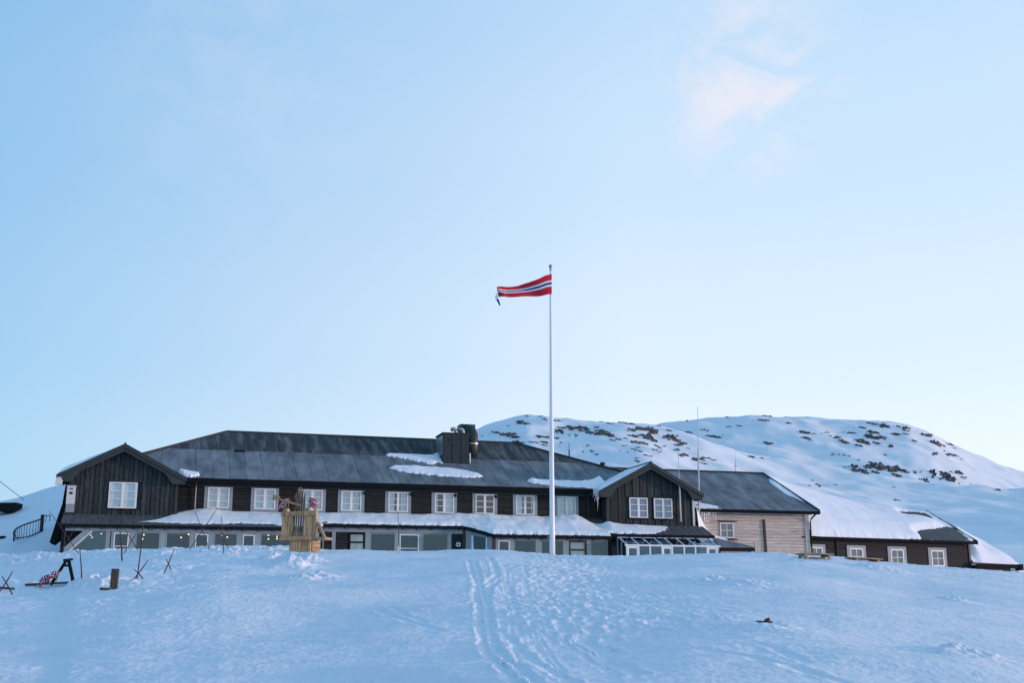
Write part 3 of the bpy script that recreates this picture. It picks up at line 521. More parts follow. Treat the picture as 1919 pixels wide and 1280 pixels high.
# slanting bay between the two steps
def bay(t, z): return (14.22 + (15.5 - 14.22) * t, 1.67 + (2.87 - 1.67) * t, z)
for t0, t1, m in ((0, .22, 'grey'), (.80, 1, 'grey'), (.22, .27, 'white'), (.76, .80, 'white')):
    zt = lambda t: 6.1 - .36 * t; MB().prism([bay(t0, 3.9), bay(t1, 3.9), bay(t1, zt(t1)), bay(t0, zt(t0))], [(a + .07, b - .07, c) for a, b, c in (bay(t0, 3.9), bay(t1, 3.9), bay(t1, zt(t1)), bay(t0, zt(t0)))]).build('post', m, lodge, A)
MB().add([(a + .04, b - .04, c) for a, b, c in (bay(.27, 3.9), bay(.76, 3.9), bay(.76, 5.83), bay(.27, 6.0))], [(0, 1, 2, 3)]).build('pane', 'glass_dark', lodge, A)
# conservatory
cu0, cu1, nt_, nf_ = 23.45, 29.75, 2.7, 3.9; zt_, ze_ = 5.95, 5.45
MB().box(cu0, cu1, nt_ - .08, nt_, 5.93, 6.05).build('conservatory_beam', 'white', lodge, A); MB().box(cu0, cu1, nf_ - .07, nf_, ze_ - .07, ze_ + .03).build('conservatory_eave', 'white', lodge, A)
cp = [A.hit(px, 1030, nf_)[0] for px in (1175, 1197, 1218.5, 1241, 1260, 1282.5, 1303.5, 1325.5, 1344.5)]
for i, u in enumerate(cp):
    MB().box(u - .045, u + .045, nf_ - .06, nf_ + .003, 4.0, ze_ - .072).build('mullion', 'white', lodge, A); MB().bar((u, nt_ - .02, zt_), (u, nf_ - .03, ze_ + .03), .06, .07).build('rafter', 'white', lodge, A)
for i, (a, b) in enumerate(zip(cp[:-1], cp[1:])):
    MB().box(a + .045, b - .045, nf_ - .04, nf_ - .03, 4.0, ze_ - .08).build('pane', 'glass_dark', lodge, A)
    MB().add([(a, nt_, zt_ + .01), (b, nt_, zt_ + .01), (b, nf_ - .03, ze_ + .04), (a, nf_ - .03, ze_ + .04)], [(0, 1, 2, 3)]).build('roof_pane', 'glass_dark', lodge, A)
    if i in (0, 3, 7): MB().box(a + .05, b - .05, nf_ - .05, nf_ - .01, ze_ - .2, ze_ - .082).box(a + .05, a + .13, nf_ - .05, nf_ - .012, 4, ze_ - .2).box(b - .13, b - .05, nf_ - .05, nf_ - .012, 4, ze_ - .2).build('sash', 'white', lodge, A)
MB().add([(cu0 + .02, nt_, 4), (cu0 + .02, nf_, 4), (cu0 + .02, nf_, ze_), (cu0 + .02, nt_, zt_)], [(0, 1, 2, 3)]).build('pane', 'glass_dark', lodge, A)
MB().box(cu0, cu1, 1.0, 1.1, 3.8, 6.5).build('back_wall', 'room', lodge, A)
for n in (nt_, 3.3): MB().box(cu0 - .02, cu0 + .04, n - .04, n + .02, 4, zt_ - (n - nt_) * .42 - .03).build('mullion', 'grey', lodge, A)
# lit pendant lamps behind the glass
LP = [(170, 1003.5), (172.5, 1007.5), (190, 1000.5), (269.5, 1002.8), (267, 1010.5), (339.5, 1007.7), (353.5, 1002), (416.5, 1004), (426, 1007.2), (503, 1003.5), (503, 1010.5), (519, 1006), (519, 1010)]
for i, (px, py) in enumerate(LP):
    n = 1.7 - (i % 3) * .35; u, z = A.hit(px, py, n); fr = Frame(*A.world(u, n, 0)[:2], A.a, z)
    t = root('pendant_lamp', fr, '%s from the left of the lit pendant lamps behind the ground-floor glass' % ORD[i], 'lamp', 'lit lamps behind the annex windows')
    MB().add(ICO_V * np.array([.045, .045, .04]), ICO_F).build('bulb', 'bulb', t); MB().tube([(0, 0, .03), (0, 0, .07), (0, 0, .09)], [.09, .05, .012], 10).build('lamp_shade', 'black', t); MB().tube([(0, 0, .08), (0, 0, .55)], .006, 5).build('cord', 'black', t)

# slanting wind wall at the left end, cabinet, floodlight
wp = [A.hit(px, py, -.5) for px, py in ((124, 905), (131, 905), (130, 960), (117, 988), (109, 1012), (98, 1021), (93, 1017), (105, 980), (117, 945))]
fr = Frame(*A.world(wp[0][0], -.5, 0)[:2], A.a, 4.5); o = MB().prism([(u - wp[0][0], .15, z) for u, z in wp], [(u - wp[0][0] + .1, -.9, z) for u, z in wp]).build('wind_wall', 'black', None, fr); place(o, fr); tag(o, 'black slanting wind wall at the left end of the lodge', 'wall')
fr = Frame(*A.world(-7.88, 1.1, 0)[:2], A.a, 6.94); t = root('utility_cabinet', fr, 'tall narrow off-white utility cabinet on the left gable', 'cabinet')
MB().box(-.22, .22, -.1, .15, .45, 1.41).build('cabinet_box', 'offwhite', t); MB().box(-.21, .21, -.1, .13, 0, .44).build('lower_box', 'grey', t); MB().box(-.24, .24, -.17, .14, 1.41, 1.45).build('lid', 'offwhite', t); MB().box(-.08, .08, -.112, -.1, 1.24, 1.3).build('label_plate', 'black', t); MB().box(-.08, .08, -.112, -.1, .98, 1.1).build('meter_window', 'black', t)
for c in t.children: c.location.y = -.02
fl = A.hit(111, 903, 1.55); fr = Frame(*A.world(fl[0], 1.55, 0)[:2], A.a, fl[1]); t = root('floodlight', fr, 'white floodlight under the eave of the left gable', 'lamp')
MB().box(-.19, .16, -.08, .1, -.17, .1).build('lamp_body', 'offwhite', t); MB().box(-.12, .1, -.06, .08, .10, .24).build('bracket', 'offwhite', t); MB().tube([(.1, 0, .05), (.35, .3, .1)], .025, 6).build('arm', 'offwhite', t)

# roof ventilation plant
v0 = A.slope(830, 869, .7, 9.06, KR); v1 = A.slope(878, 869, .7, 9.06, KR); vw = v1[0] - v0[0]; zb = v0[2]; vz = A.hit(830, 812, v0[1])[1] - zb
fr = Frame(*A.world(v0[0], v0[1], 0)[:2], A.a, zb); t = root('ventilation_unit', fr, 'dark sheet-metal ventilation box with two small elbow vents on the lodge roof', 'ventilation unit')
MB().box(0, vw, 0, 1.9, 0, vz).build('casing', 'darkmetal', t)
for x in (.33, .68): MB().box(vw * x - .012, vw * x + .012, -.012, 0, .02, vz - .02).build('seam', 'black', t)
for i in range(3): MB().box(vw * (i * .335) + .03, vw * (i * .335 + .33) - .03, -.008, -.001, .06, vz - .06).build('panel', 'darkmetal', t)
MB().box(-.05, vw + .05, -.05, 1.95, vz, vz + .06).build('top_cover', 'darkmetal', t); MB().box(.32, .42, -.02, -.008, vz - .5, vz - .38).build('handle', 'black', t); MB().box(-.03, -.002, .1, 1.8, .6, vz - .12).build('side_louvre', 'metal', t)
for x in (.82, 1.28): MB().tube([(x + .12, .4, vz + .05), (x + .12, .4, vz + .2), (x + .08, .38, vz + .32), (x - .06, .36, vz + .36), (x - .2, .34, vz + .28)], .13, 12).build('elbow_vent', 'metal', t, None, True)
MB().tube([(vw + .12, .25, .12), (vw + .12, .25, .75)], .05, 8).build('pipe', 'white', t)
d0 = A.hit(864, 794, v0[1] - 1.6); d1 = A.hit(895, 845, v0[1] - 1.6); fr = Frame(*A.world(d0[0], v0[1] - 1.6, 0)[:2], A.a, d1[1] - .6); t = root('exhaust_duct', fr, 'dark exhaust duct with round elbow beside the ventilation box', 'duct')
dw = d1[0] - d0[0]; dh = d0[1] - d1[1] + .6; MB().box(0, dw - .12, .15, 1.0, dh - 1.35, dh).build('duct_box', 'duct', t)
MB().tube([(dw * .62, -.1, 0), (dw * .62, -.1, .9), (dw * .62, -.1, dh - .75), (dw * .55, -.02, dh - .45), (dw * .42, .18, dh - .32)], [.42, .42, .42, .40, .36], 16).build('elbow', 'duct', t, None, True)
MB().tube([(dw * .62, -.1, .95), (dw * .62, -.1, 1.05)], .45, 18).build('clamp_band', 'metal', t)

# ------------------------------------------------------------------ snow on the roofs
def edge(u):
    return 2.12 - .12 * math.sin(u) if u < 5.7 else 1.76 if u < 14.15 else 1.76 + (u - 14.15) / 1.45 * 1.22 if u < 15.6 else 2.98 if u < 22.95 else 2.56 - .0 * u if u < 26 else 2.56 - (u - 26) * .55
def inner(u):
    if u < -1.5: return edge(u) - .04 - (edge(u) - .1) * float(sstep(-4.6, -1.5, u)) ** 1.5
    if u > 23.0: return 1.08 + .0 * u
    return .06 if u < 22 else .06 + (u - 22) * .95
def th(u, s):
    b = .13 + .07 * float(sstep(5, 8, u)) + .12 * math.exp(-((u - 16.5) / 3) ** 2); b += .30 * math.exp(-((u - 21.2) / 1.3) ** 2) * (1 - s) - .28 * math.exp(-((u - 22.6) / .55) ** 2) * (1 - s) + .35 * math.exp(-((u - 23.35) / .3) ** 2) * (1 - s) * .5
    b *= .55 + .45 * float(sstep(-4.4, -1, u)) ; b += .22 * math.exp(-((u + .6) / .8) ** 2) * (1 - s)
    return b * (1 - .35 * float(sstep(24.5, 27, u)))
snow_tag(blanket('roof_snow', A, np.linspace(-4.6, 27.6, 420), inner, edge, za, th, .09), 'long layer of snow on the ground-floor lean-to roof of the lodge')
def patch(px_list, thick, label, rag=.1, seed=1.):
    """a snow patch on the main roof: (px, py_top, py_bottom) stations"""
    st = [(A.slope(p, a, .7, 9.06, KR), A.slope(p, b, .7, 9.06, KR)) for p, a, b in px_list]; uu = [(a[0] + b[0]) / 2 for a, b in st]
    lo = lambda u: float(np.interp(u, uu, [a[1] for a, b in st])); hi = lambda u: float(np.interp(u, uu, [b[1] for a, b in st]))
    snow_tag(blanket('roof_snow', A, np.linspace(uu[0], uu[-1], 90), lo, hi, lambda u, n: zr(u, n) + .02, lambda u, s: thick, rag, seed=seed), label)
patch([(729, 878, 880), (742, 876, 882), (760, 875, 887), (790, 876, 890), (820, 877, 893.5), (850, 879, 895), (868, 882, 896), (890, 889, 896), (906, 893.5, 894.5)], .16, 'lens-shaped snow patch low on the lodge roof', .10, 2)
patch([(722, 854, 855), (740, 854.5, 858), (765, 855, 862), (790, 855, 869), (803, 855, 872), (815, 854, 868), (822, 850, 869), (828, 849, 869)], .16, 'ragged snow patch left of the roof ventilation box', .16, 5)
patch([(988, 902, 904), (1000, 901.5, 907), (1030, 904, 911), (1060, 905, 913.5), (1090, 906, 915), (1110, 903, 917), (1124, 898, 919), (1135, 892, 919)], .20, 'snow strip along the eave beside the right gable', .05, 7)
patch([(335, 884, 886), (345, 886, 894), (358, 888, 895), (368, 890, 894), (374, 892, 893)], .2, 'small snow heap in the valley beside the left gable', .06, 9)
def gsnow(uc, half, zt, s, n0, n1, depth, label, seed):
    k = 1.81 / 3.39; ns = np.linspace(n0, n1, 40); f2 = Frame(A.x, A.y, A.a, A.z0)
    mb = MB(); S = np.linspace(0, 1, 22); v = []
    for n in ns:
        for q in S:
            u = uc + s * half * (.02 + q * 1.0); e = min(1, (1 - q) * 8, q * 5 + .15) ** .5 * min(1, (n1 - n) / .25 + .0, 1) ** .5 if n1 > n else 0
            v.append((u, n, zt - k * abs(u - uc) + depth(q) * max(e, 0) * (1 + .2 * float(noise2(u * 1.2 + seed, n)))))
    m = len(S); mb.add(v, [(i * m + j, i * m + j + 1, (i + 1) * m + j + 1, (i + 1) * m + j) for i in range(len(ns) - 1) for j in range(m - 1)])
    o = mb.build('roof_snow', 'snow_roof', None, A, True); place(o, A); snow_tag(o, label)
gsnow(-5.26, 3.39, 10.74, -1, -3, 1.46, lambda q: .06 + .26 * q, 'rounded snow layer on the left slope of the left gable', 3)
gsnow(26.37, 3.56, 10.76, -1, -3, 1.42, lambda q: .05 + .28 * q, 'snow sheet on the left slope of the right gable', 8)
# ------------------------------------------------------------------ icicles
def icicle(fr_, u, n, z, ln, label, group):
    f = Frame(*fr_.world(u, n, 0)[:2], fr_.a, z - ln); k = 6; o = MB().tube([(random.uniform(-.012, .012) * i, 0, ln * (1 - i / k)) for i in range(k + 1)], [max(.004, .045 * (1 - i / k) ** .8 * random.uniform(.8, 1.15)) for i in range(k + 1)], 7).build('icicle', 'ice', None, None, True)
    place(o, f); tag(o, label, 'icicle', group)
for i, (px, pt, pb) in enumerate(((1112.5, 919, 934), (1114.5, 919, 941), (1117, 920, 936), (1119, 920, 958), (1121.5, 921, 945), (1123, 921, 932))):
    u, z = A.hit(px, pt, 1.35); _, z2 = A.hit(px, pb, 1.35); icicle(A, u, 1.35, z + .1, z - z2 + .1, '%s icicle from the left beside the right gable' % ORD[i], 'icicles at the right gable')
for i, px in enumerate((1314, 1317, 1320, 1323, 1326, 1329, 1332, 1335, 1338, 1341)):
    u, z = A.hit(px, 955 + .3 * i, .55); icicle(A, u, .55, z + .1, random.uniform(.4, 1.25) * (1 if i % 3 else 1.15), '%s icicle from the left on the timber house eave' % ORD[i], 'icicles on the timber house')

# ------------------------------------------------------------------ pale timber house
TH = Frame(*A.world(30, 0, 0)[:2], A.a, 4.0)
house = root('timber_house', TH, 'pale unpainted timber house with dark felt roof right of the lodge', 'house')
kt = (11.22 - 8.02) / 6.6; zt2 = lambda u, n: 8.02 + kt * (.6 - n)
wl = MB().box(.05, 8.25, -11.5, -.08, 3.5, 7.95).build('wall', 'timber', house, TH)
planks(wl, TH, cutspans(.05, 8.1, [(1.72, 2.78, 6.13, 7.26)]), 4.4, 7.98, .21, 0, 'timber', dep=.06, longest=4.5)
tw = window(house, TH, 1.76, 2.74, 6.2, 7.19, .03, cas=1, rws=2, cls=2, curtain=None, fw=.07, back=.1, imat='purple_room')
MB().box(1.55, 2.98, -.02, .14, 7.25, 7.31).build('lintel', 'brownp', house, TH); MB().box(1.72, 2.98, -.02, .12, 6.10, 6.15).build('sill', 'brownp', house, TH)
MB().box(8.05, 8.35, -.1, .06, 4.0, 7.9).build('corner_board', 'timber', house, TH)
p_ = A.hit(1432, 974, .1); MB().bar((p_[0] - 30, .05, p_[1]), (p_[0] - 30 + .06, .05, 4.2), .17, .06).build('vertical_duct', 'brownp', house, TH)
MB().tube([(8.62, .55, 7.85), (8.45, .2, 7.55), (8.42, .1, 7.3), (8.42, .08, 4.2)], .055, 8).build('drainpipe', 'black', house, TH)
tr = MB().add([(-.6, .6, 8.0), (8.85, .6, 8.0), (8.55, -6, 11.2), (-4.0, -6, 11.2), (-4.0, -12.6, 8.0), (8.85, -12.6, 8.0), (-.6, .6, 7.88), (8.85, .6, 7.88), (-4.0, -12.6, 7.88), (8.85, -12.6, 7.88)], [(0, 1, 2, 3), (3, 2, 5, 4), (0, 1, 7, 6), (1, 2, 5), (6, 7, 9, 8), (1, 5, 9, 7), (0, 3, 4), (0, 4, 8, 6), (4, 5, 9, 8)]).build('roof', 'felt_dark', house, TH)
roof_sheets(tr, TH, [(-.6, .6), (8.85, .6), (8.55, -6), (-4.0, -6)], zt2, .95, 'felt', lift=.01)
MB().box(-.6, 8.85, .605, .66, 7.80, 8.0).build('fascia', 'black', tr, TH); MB().tube([(-.5, .71, 7.93), (8.85, .71, 7.93)], .06, 8).build('gutter', 'black', tr, TH)
MB().prism([(8.78, .62, 8.12), (8.92, .62, 8.12), (8.92, .62, 7.86), (8.78, .62, 7.86)], [(8.48, -6.05, 11.36), (8.62, -6.05, 11.36), (8.62, -6.05, 11.1), (8.48, -6.05, 11.1)]).build('barge_board', 'darkmetal', tr, TH)
MB().bar((-4, -6, 11.26), (8.6, -6, 11.26), .2, .06).build('ridge_cap', 'darkmetal', tr, TH)
snow_tag(blanket('roof_snow', TH, np.linspace(8.05, 8.72, 24), lambda u: -4.6 + (8.72 - u) * 2.2 - 1.2, lambda u: -.35 - (8.72 - u) * 3.0, zt2, lambda u, s: .10, .25, seed=4), 'narrow snow strip along the right verge of the timber house roof')
snow_tag(blanket('roof_snow', TH, np.linspace(-.6, 1.7, 40), lambda u: -.9 + (u + .6) * .5, lambda u: .62, zt2, lambda u, s: .16 * (1.1 - (u + .6) / 2.4), .03, seed=6), 'snow on the eave of the timber house above the icicles')
# drift between gable and timber house
dp = [A.hit(px, py, .9) for px, py in ((1305, 952), (1309, 960), (1314, 972), (1321, 986), (1331, 999), (1345, 1007), (1362, 1011))]
mb = MB(); prof_ = []
for j, dn_ in enumerate(np.linspace(0, 1, 8)):
    for u, z in dp: prof_.append((u + .03 * math.sin(j * 2 + u), 1.0 - 1.9 * dn_, z + .25 * math.sin(dn_ * 3) - .05))
low = [(u, 1.35 - .0 * u, 5.6) for u, z in dp]
allp = low + prof_; m = len(dp); mb.add(allp, [(i * m + j, i * m + j + 1, (i + 1) * m + j + 1, (i + 1) * m + j) for i in range(8) for j in range(m - 1)])
o = mb.build('snow_drift', 'snow_roof', None, A, True); place(o, A); snow_tag(o, 'steep snow drift between the right gable and the timber house')
# lean-to shed
sh = Frame(*A.world(29.9, 0, 0)[:2], A.a, 4.0); shed = root('lean_to_shed', sh, 'low lean-to shed with dark roof against the pale timber wall', 'shed')
q = [A.hit(1337, 1007, .9), A.hit(1411, 1024.5, .9), A.hit(1412, 1026.5, 2.3), A.hit(1349, 1026, 2.8)]
MB().slab([(q[0][0] - 29.9, .9, q[0][1]), (q[1][0] - 29.9, .9, q[1][1]), (q[2][0] - 29.9, 2.3, q[2][1]), (q[3][0] - 29.9, 2.8, q[3][1])], .06).build('roof', 'felt', shed, sh)
MB().bar((q[3][0] - 29.92, 2.83, q[3][1] - .13), (q[2][0] - 29.86, 2.33, q[2][1] - .13), .22, .05).build('fascia', 'black', shed, sh)
MB().prism([(q[3][0] - 29.8, 2.7, 4), (q[2][0] - 30, 2.2, 4), (q[2][0] - 30, 2.2, q[2][1] - .2), (q[3][0] - 29.8, 2.7, q[3][1] - .2)], [(q[3][0] - 29.8, .9, 4), (q[2][0] - 30, .9, 4), (q[2][0] - 30, .9, q[2][1] - .2), (q[3][0] - 29.8, .9, q[3][1] - .2)]).build('wall', 'grey', shed, sh)
pu = A.hit(1413, 1020, 2.3); MB().box(pu[0] - 29.9, pu[0] - 29.8, 2.3, 2.4, 4, pu[1] + .15).box(pu[0] - 29.75, pu[0] - 29.67, 2.2, 2.28, 4, pu[1] - .15).build('post', 'timber', shed, sh)

# ------------------------------------------------------------------ dark cabin on the right
B = Frame(19.454, 78.0, R(27), 3.5); cabin = root('dark_cabin', B, 'low dark brown cabin half buried in snow at the right', 'cabin')
kb = (8.92 - 6.45) / 4.4; zb2 = lambda u, n: 6.45 + kb * (.4 - n)
bw = MB().box(-.4, 15.55, -8.4, -.06, 2.5, 6.3).build('wall', 'plank', cabin, B)
cw = [(.55, 1.62, .3, 1.88), (4.06, 5.23, 3.8, 5.5), (7.80, 9.0, 7.53, 9.28), (11.66, 12.9, 11.4, 13.18)]
for a, b, c, d in cw: window(cabin, B, a, b, 4.62, 5.74, .03, cas=1, rws=2, cls=2, curtain=None, trim=(c, d, 4.4, 5.93), fw=.08, back=.085, imat='purple_room')
planks(bw, B, cutspans(-.4, 15.5, [(c, d, 4.3, 5.95) for a, b, c, d in cw]), 3.4, 6.3, .17, 0, 'plank', dep=.055, longest=6)
MB().box(2.85, 3.05, -.02, .08, 3.4, 6.25).build('batten', 'plank', cabin, B); MB().box(15.45, 15.62, -.1, .06, 3.4, 6.3).build('corner_board', 'brownp', cabin, B)
cr_ = MB().add([(-.6, .4, 6.43), (15.9, .4, 6.43), (15.9, -4, 8.90), (-.6, -4, 8.90), (15.9, -8.4, 6.43), (-.6, -8.4, 6.43)], [(0, 1, 2, 3), (3, 2, 4, 5), (0, 1, 4, 5), (1, 2, 4), (0, 3, 5)]).build('roof', 'shingle', cabin, B)
roof_sheets(cr_, B, [(9.2, .4), (15.85, .4), (15.85, -4), (9.2, -4)], zb2, .24, 'shingle', 'roof_board', lift=.004)
MB().box(-.6, 15.9, .405, .46, 6.22, 6.43).build('fascia', 'black', cr_, B); MB().tube([(-.5, .52, 6.36), (15.8, .52, 6.30)], .055, 8).build('gutter', 'black', cr_, B)
MB().prism([(15.86, .5, 6.48), (15.98, .5, 6.48), (15.98, .5, 6.2), (15.86, .5, 6.2)], [(15.86, -4.05, 9.03), (15.98, -4.05, 9.03), (15.98, -4.05, 8.75), (15.86, -4.05, 8.75)]).build('barge_board', 'black', cr_, B)
DS = [(-1.5, 11.3), (1.5, 11.06), (3.44, 10.57), (5.93, 10.13), (7.45, 9.88), (9.51, 9.56), (12.15, 9.26), (14.32, 9.0), (15.85, 8.85)]
uu = np.linspace(-1.2, 15.84, 150); ss = np.linspace(0, 1, 60); v = []
for s in ss:
    n = .42 - 7.4 * s
    us0 = .45 - .17 * n
    for u in us0 + (uu - uu[0]) / (uu[-1] - uu[0]) * (15.84 - us0):
        top = float(np.interp(u, *zip(*DS))); nr = -5.2 + 1.2 * float(sstep(9, 14, u)); base_ = zb2(u, n) if n > -4 else zb2(u, -4) - kb * (-4 - n)
        q = min(max((.42 - n) / (.42 - nr), 0), 1.3); full = 6.45 + (top - 6.45) * (q ** (.75)) + .22 * min(1, (s * 9)) ** .5 * max(0, 1 - u / 16)
        full = full + (base_ + .06 - full) * float(sstep(14.3, 15.5, u)) if n > -4 else full
        z = max(full, base_ + .06) if n > nr else top - .45 * (nr - n)
        m1 = math.exp(-(((u - 13.2) - (n + 1.1) * -.15) / 2.6) ** 4 - ((n + .35 + (u - 13) * .16) / 1.05) ** 4)      # bare shingles low on the right
        m2 = math.exp(-(((u - 13.8) / 1.6) ** 4) - ((n + 3.35) / .55) ** 4)                                           # and under the ridge
        ragg = .5 + .5 * float(noise2(u * 2.1, n * 2.3)) ; z -= max(0, (m1 + m2) * (1.0 + .35 * ragg) - .35) * (.5 + max(full - base_, 0)); z += .04 * float(fbm(np.array(u * .7), np.array(n * .8), 3)); z -= .06 * (s < .001); z = max(z, base_ - .03)
        v.append((u, n + (.06 * float(noise2(u * 2.5, 3.3)) if s < .02 else 0), z))
mb = MB(); m = len(uu); mb.add(v, [(i * m + j, i * m + j + 1, (i + 1) * m + j + 1, (i + 1) * m + j) for i in range(len(ss) - 1) for j in range(m - 1)])
o = mb.build('snow_drift', 'snow_roof', None, B, True); place(o, B); snow_tag(o, 'deep smooth snow drift covering the dark cabin roof')
RD = [(15.7, 8.45), (16.4, 8.0), (17.1, 7.62), (18.2, 7.2), (19.17, 6.85), (19.8, 6.46), (20.87, 5.88), (22.0, 5.25), (22.9, 4.9), (26, 4.0)]
uu = np.linspace(15.66, 26, 80); v = []
for s in np.linspace(0, 1, 30):
    n = .25 - 7 * s
    for u in uu:
        t = float(np.interp(u, *zip(*RD))); q = min(1, ((.25 - n) / 2.3)); lo_ = 4.85 if u < 20.2 else 4.2; t = min(t, zb2(u, max(n, -4)) - .32 + 3 * max(0, u - 16.05)); z = lo_ + max(t - lo_, -.6) * (q ** .6 if q > 0 else 0) * (1 - .75 * float(sstep(-2.6, -6.0, n)) * float(sstep(20, 16, u))) - .25 * math.exp(-((u - 18.0) / 1.0) ** 2 - ((n + .9) / .7) ** 2); v.append((u, n, z))
mb = MB(); m = len(uu); mb.add(v, [(i * m + j, i * m + j + 1, (i + 1) * m + j + 1, (i + 1) * m + j) for i in range(29) for j in range(m - 1)])
o = mb.build('snow_drift', 'snow_roof', None, B, True); place(o, B); snow_tag(o, 'curling snow drift against the right end of the dark cabin')
LB = Frame(*B.world(15.7, 0, 0)[:2], B.a, 3.4); lt = root('low_outhouse', LB, 'very low dark lean-to at the far right end of the cabin', 'shed')
MB().box(.0, 3.75, -2.5, .2, 3.0, 4.75).build('wall', 'plank', lt, LB); MB().slab([(-.05, .42, 4.92), (4.5, .42, 4.80), (4.5, -2.6, 5.2), (-.05, -2.6, 5.3)], .1).build('roof', 'shingle', lt, LB); MB().box(-.05, 4.5, .425, .5, 4.55, 4.84).build('fascia', 'black', lt, LB); MB().box(4.35, 4.75, .1, .55, 4.42, 4.86).build('beam_end', 'black', lt, LB)

# ------------------------------------------------------------------ flagpole and pennant
fp = gpoint(1035, 1037, dmax=47.5); FD = fp.y; 
def at(px, py, y): d = ray(px, py); t = y / d.y; return Vector((t * d.x, y, EYE + t * d.z))
def gz(p): return float(ground(np.array(p.x), np.array(p.y)))
top = at(1031.8, 498, FD); g0 = gz(fp)
ff = Frame(fp.x, fp.y, 0, g0 - .3); H = top.z - ff.z0
pole = root('flagpole', ff, 'tall white flagpole standing in the snow before the lodge', 'flagpole'); lean = top.x - fp.x
MB().tube([(lean * t, 0, H * t) for t in np.linspace(0, .985, 12)], [.118 - .078 * t for t in np.linspace(0, 1, 12)], 20).build('shaft', 'pole', pole, None, True)
MB().add(ICO_V * .085 + np.array([lean, 0, H - .02]), ICO_F).build('finial', 'metal', pole, None, True); MB().tube([(lean, 0, H - .22), (lean, 0, H - .08)], .05, 10).build('truck', 'metal', pole)
cl = at(1026, 1004, FD); MB().tube([(cl.x - fp.x + .1, -.11, cl.z - ff.z0), (cl.x - fp.x - .02, -.13, cl.z - ff.z0 - .12)], .018, 6).build('cleat', 'metal', pole)
MB().tube([(lean - .03, -.05, H - .25)] + [(lean * t - .06 - .05 * math.sin(t * 3.1), -.12, H * t) for t in np.linspace(.93, .12, 14)], .006, 5).build('halyard', 'fwhite', pole)
TOPE = [(1034, 514.5), (1022, 519), (1010, 525), (990, 533), (970, 539), (950, 542), (938, 543.5), (931, 547)]
BOTE = [(1034, 552), (1022, 554.5), (1010, 556.5), (990, 559), (970, 561.5), (950, 563), (941, 563), (934, 560.5)]
mb = MB(); nu = 60; ks = np.linspace(0, 1, len(TOPE)); FR_ = [0, .16, .32, .41, .53, .625, .81, 1.0]; MI = [0, 0, 1, 2, 1, 0, 0]; v = []
for i in range(nu + 1):
    t = i / nu; tp = at(np.interp(t, ks, [p[0] for p in TOPE]), np.interp(t, ks, [p[1] for p in TOPE]), FD); bt = at(np.interp(t, ks, [p[0] for p in BOTE]), np.interp(t, ks, [p[1] for p in BOTE]), FD)
    for f in FR_:
        p = tp.lerp(bt, f); wv = .16 * math.sin(t * 8 + f * 2.4) * t ** .6 + .05 * math.sin(t * 19 + f * 5) * t; v.append((p.x, p.y - .09 - wv - .5 * t, p.z + .012 * math.sin(t * 15 + f)))
k = len(FR_); f_ = [(i * k + j, (i + 1) * k + j, (i + 1) * k + j + 1, i * k + j + 1) for i in range(nu) for j in range(k - 1)]; mb.add(v, f_); mb.m = [MI[j] for i in range(nu) for j in range(k - 1)]
tl = [at(*p, FD - .75) for p in ((931, 547.5), (934, 560), (938, 571), (936.5, 574), (930, 562), (927, 557.5), (929, 553))]
mb.add([tuple(p) for p in (tl[0], tl[1], tl[2], tl[3], tl[4], tl[5], tl[6])], [(0, 1, 4, 6), (6, 4, 5)], 1); mb.add([tuple(p + Vector((0, .03, 0))) for p in (tl[5], tl[4], tl[3], tl[2])], [(0, 1, 3)], 2); mb.add([tuple(p - Vector((0, .02, 0))) for p in (tl[4], tl[1], tl[2], tl[3])], [(0, 1, 2, 3)], 2)
c = Vector((fp.x, fp.y - .09, at(1034, 533, FD).z)); mb.v = [(a - c.x, b - c.y, d - c.z) for a, b, d in mb.v]
o = mb.build('pennant', ['red', 'fwhite', 'blue'], None, None, True); o.location = c; tag(o, 'long red pennant with white and blue stripes flying from the flagpole', 'flag')

# ------------------------------------------------------------------ masts and small antennas
def mast(px0, py0, px1, py1, fr_, n, r, label, mname='mast', extra=()):
    a = fr_.hit(px1, py1, n); b = fr_.hit(px0, py0, n); f = Frame(*fr_.world(a[0], n, 0)[:2], fr_.a, a[1]); t = root('antenna_mast', f, label, 'antenna')
    h = b[1] - a[1]; dx = b[0] - a[0]; MB().tube([(dx * q, 0, h * q) for q in (0, .3, .6, .601, 1)], [r, r, r * .9, r * .45, r * .3], 8).build('tube', mname, t)
    for kind, q, sz in extra:
        x = dx * q; z = h * q
        if kind == 'arm': MB().tube([(x, 0, z), (x + sz, 0, z + .04), (x + sz * 1.15, 0, z + abs(sz) * .9)], .02, 6).build('side_arm', mname, t)
        elif kind == 'u': MB().tube([(x - sz, 0, z + sz * 1.3), (x - sz, 0, z + .1), (x - sz * .6, 0, z), (x + sz * .6, 0, z), (x + sz, 0, z + .1), (x + sz, 0, z + sz * 1.3)], .018, 6).build('dipole', 'darkmetal', t)
        elif kind == 'clamp': MB().box(x - sz, x + .03, -.02, .3, z - .02, z + .02).build('clamp', 'darkmetal', t)
mast(1307.5, 762, 1310, 962, A, .9, .055, 'tallest antenna mast with side arms behind the right gable', extra=(('arm', .585, .2), ('u', .37, .18), ('clamp', .08, .1)))
mast(1271, 850, 1276, 978, A, 1.35, .05, 'thin antenna pole clamped to the right gable wall', extra=(('clamp', .12, .35), ('clamp', .52, .35)))
mast(1377.5, 842, 1379, 889, A, -6, .025, 'thin whip antenna on the timber house ridge', extra=(('u', .3, .08),))
mast(1066, 830, 1067, 862, A, -8, .05, 'short dark mast behind the right hip of the lodge roof', 'darkmetal')
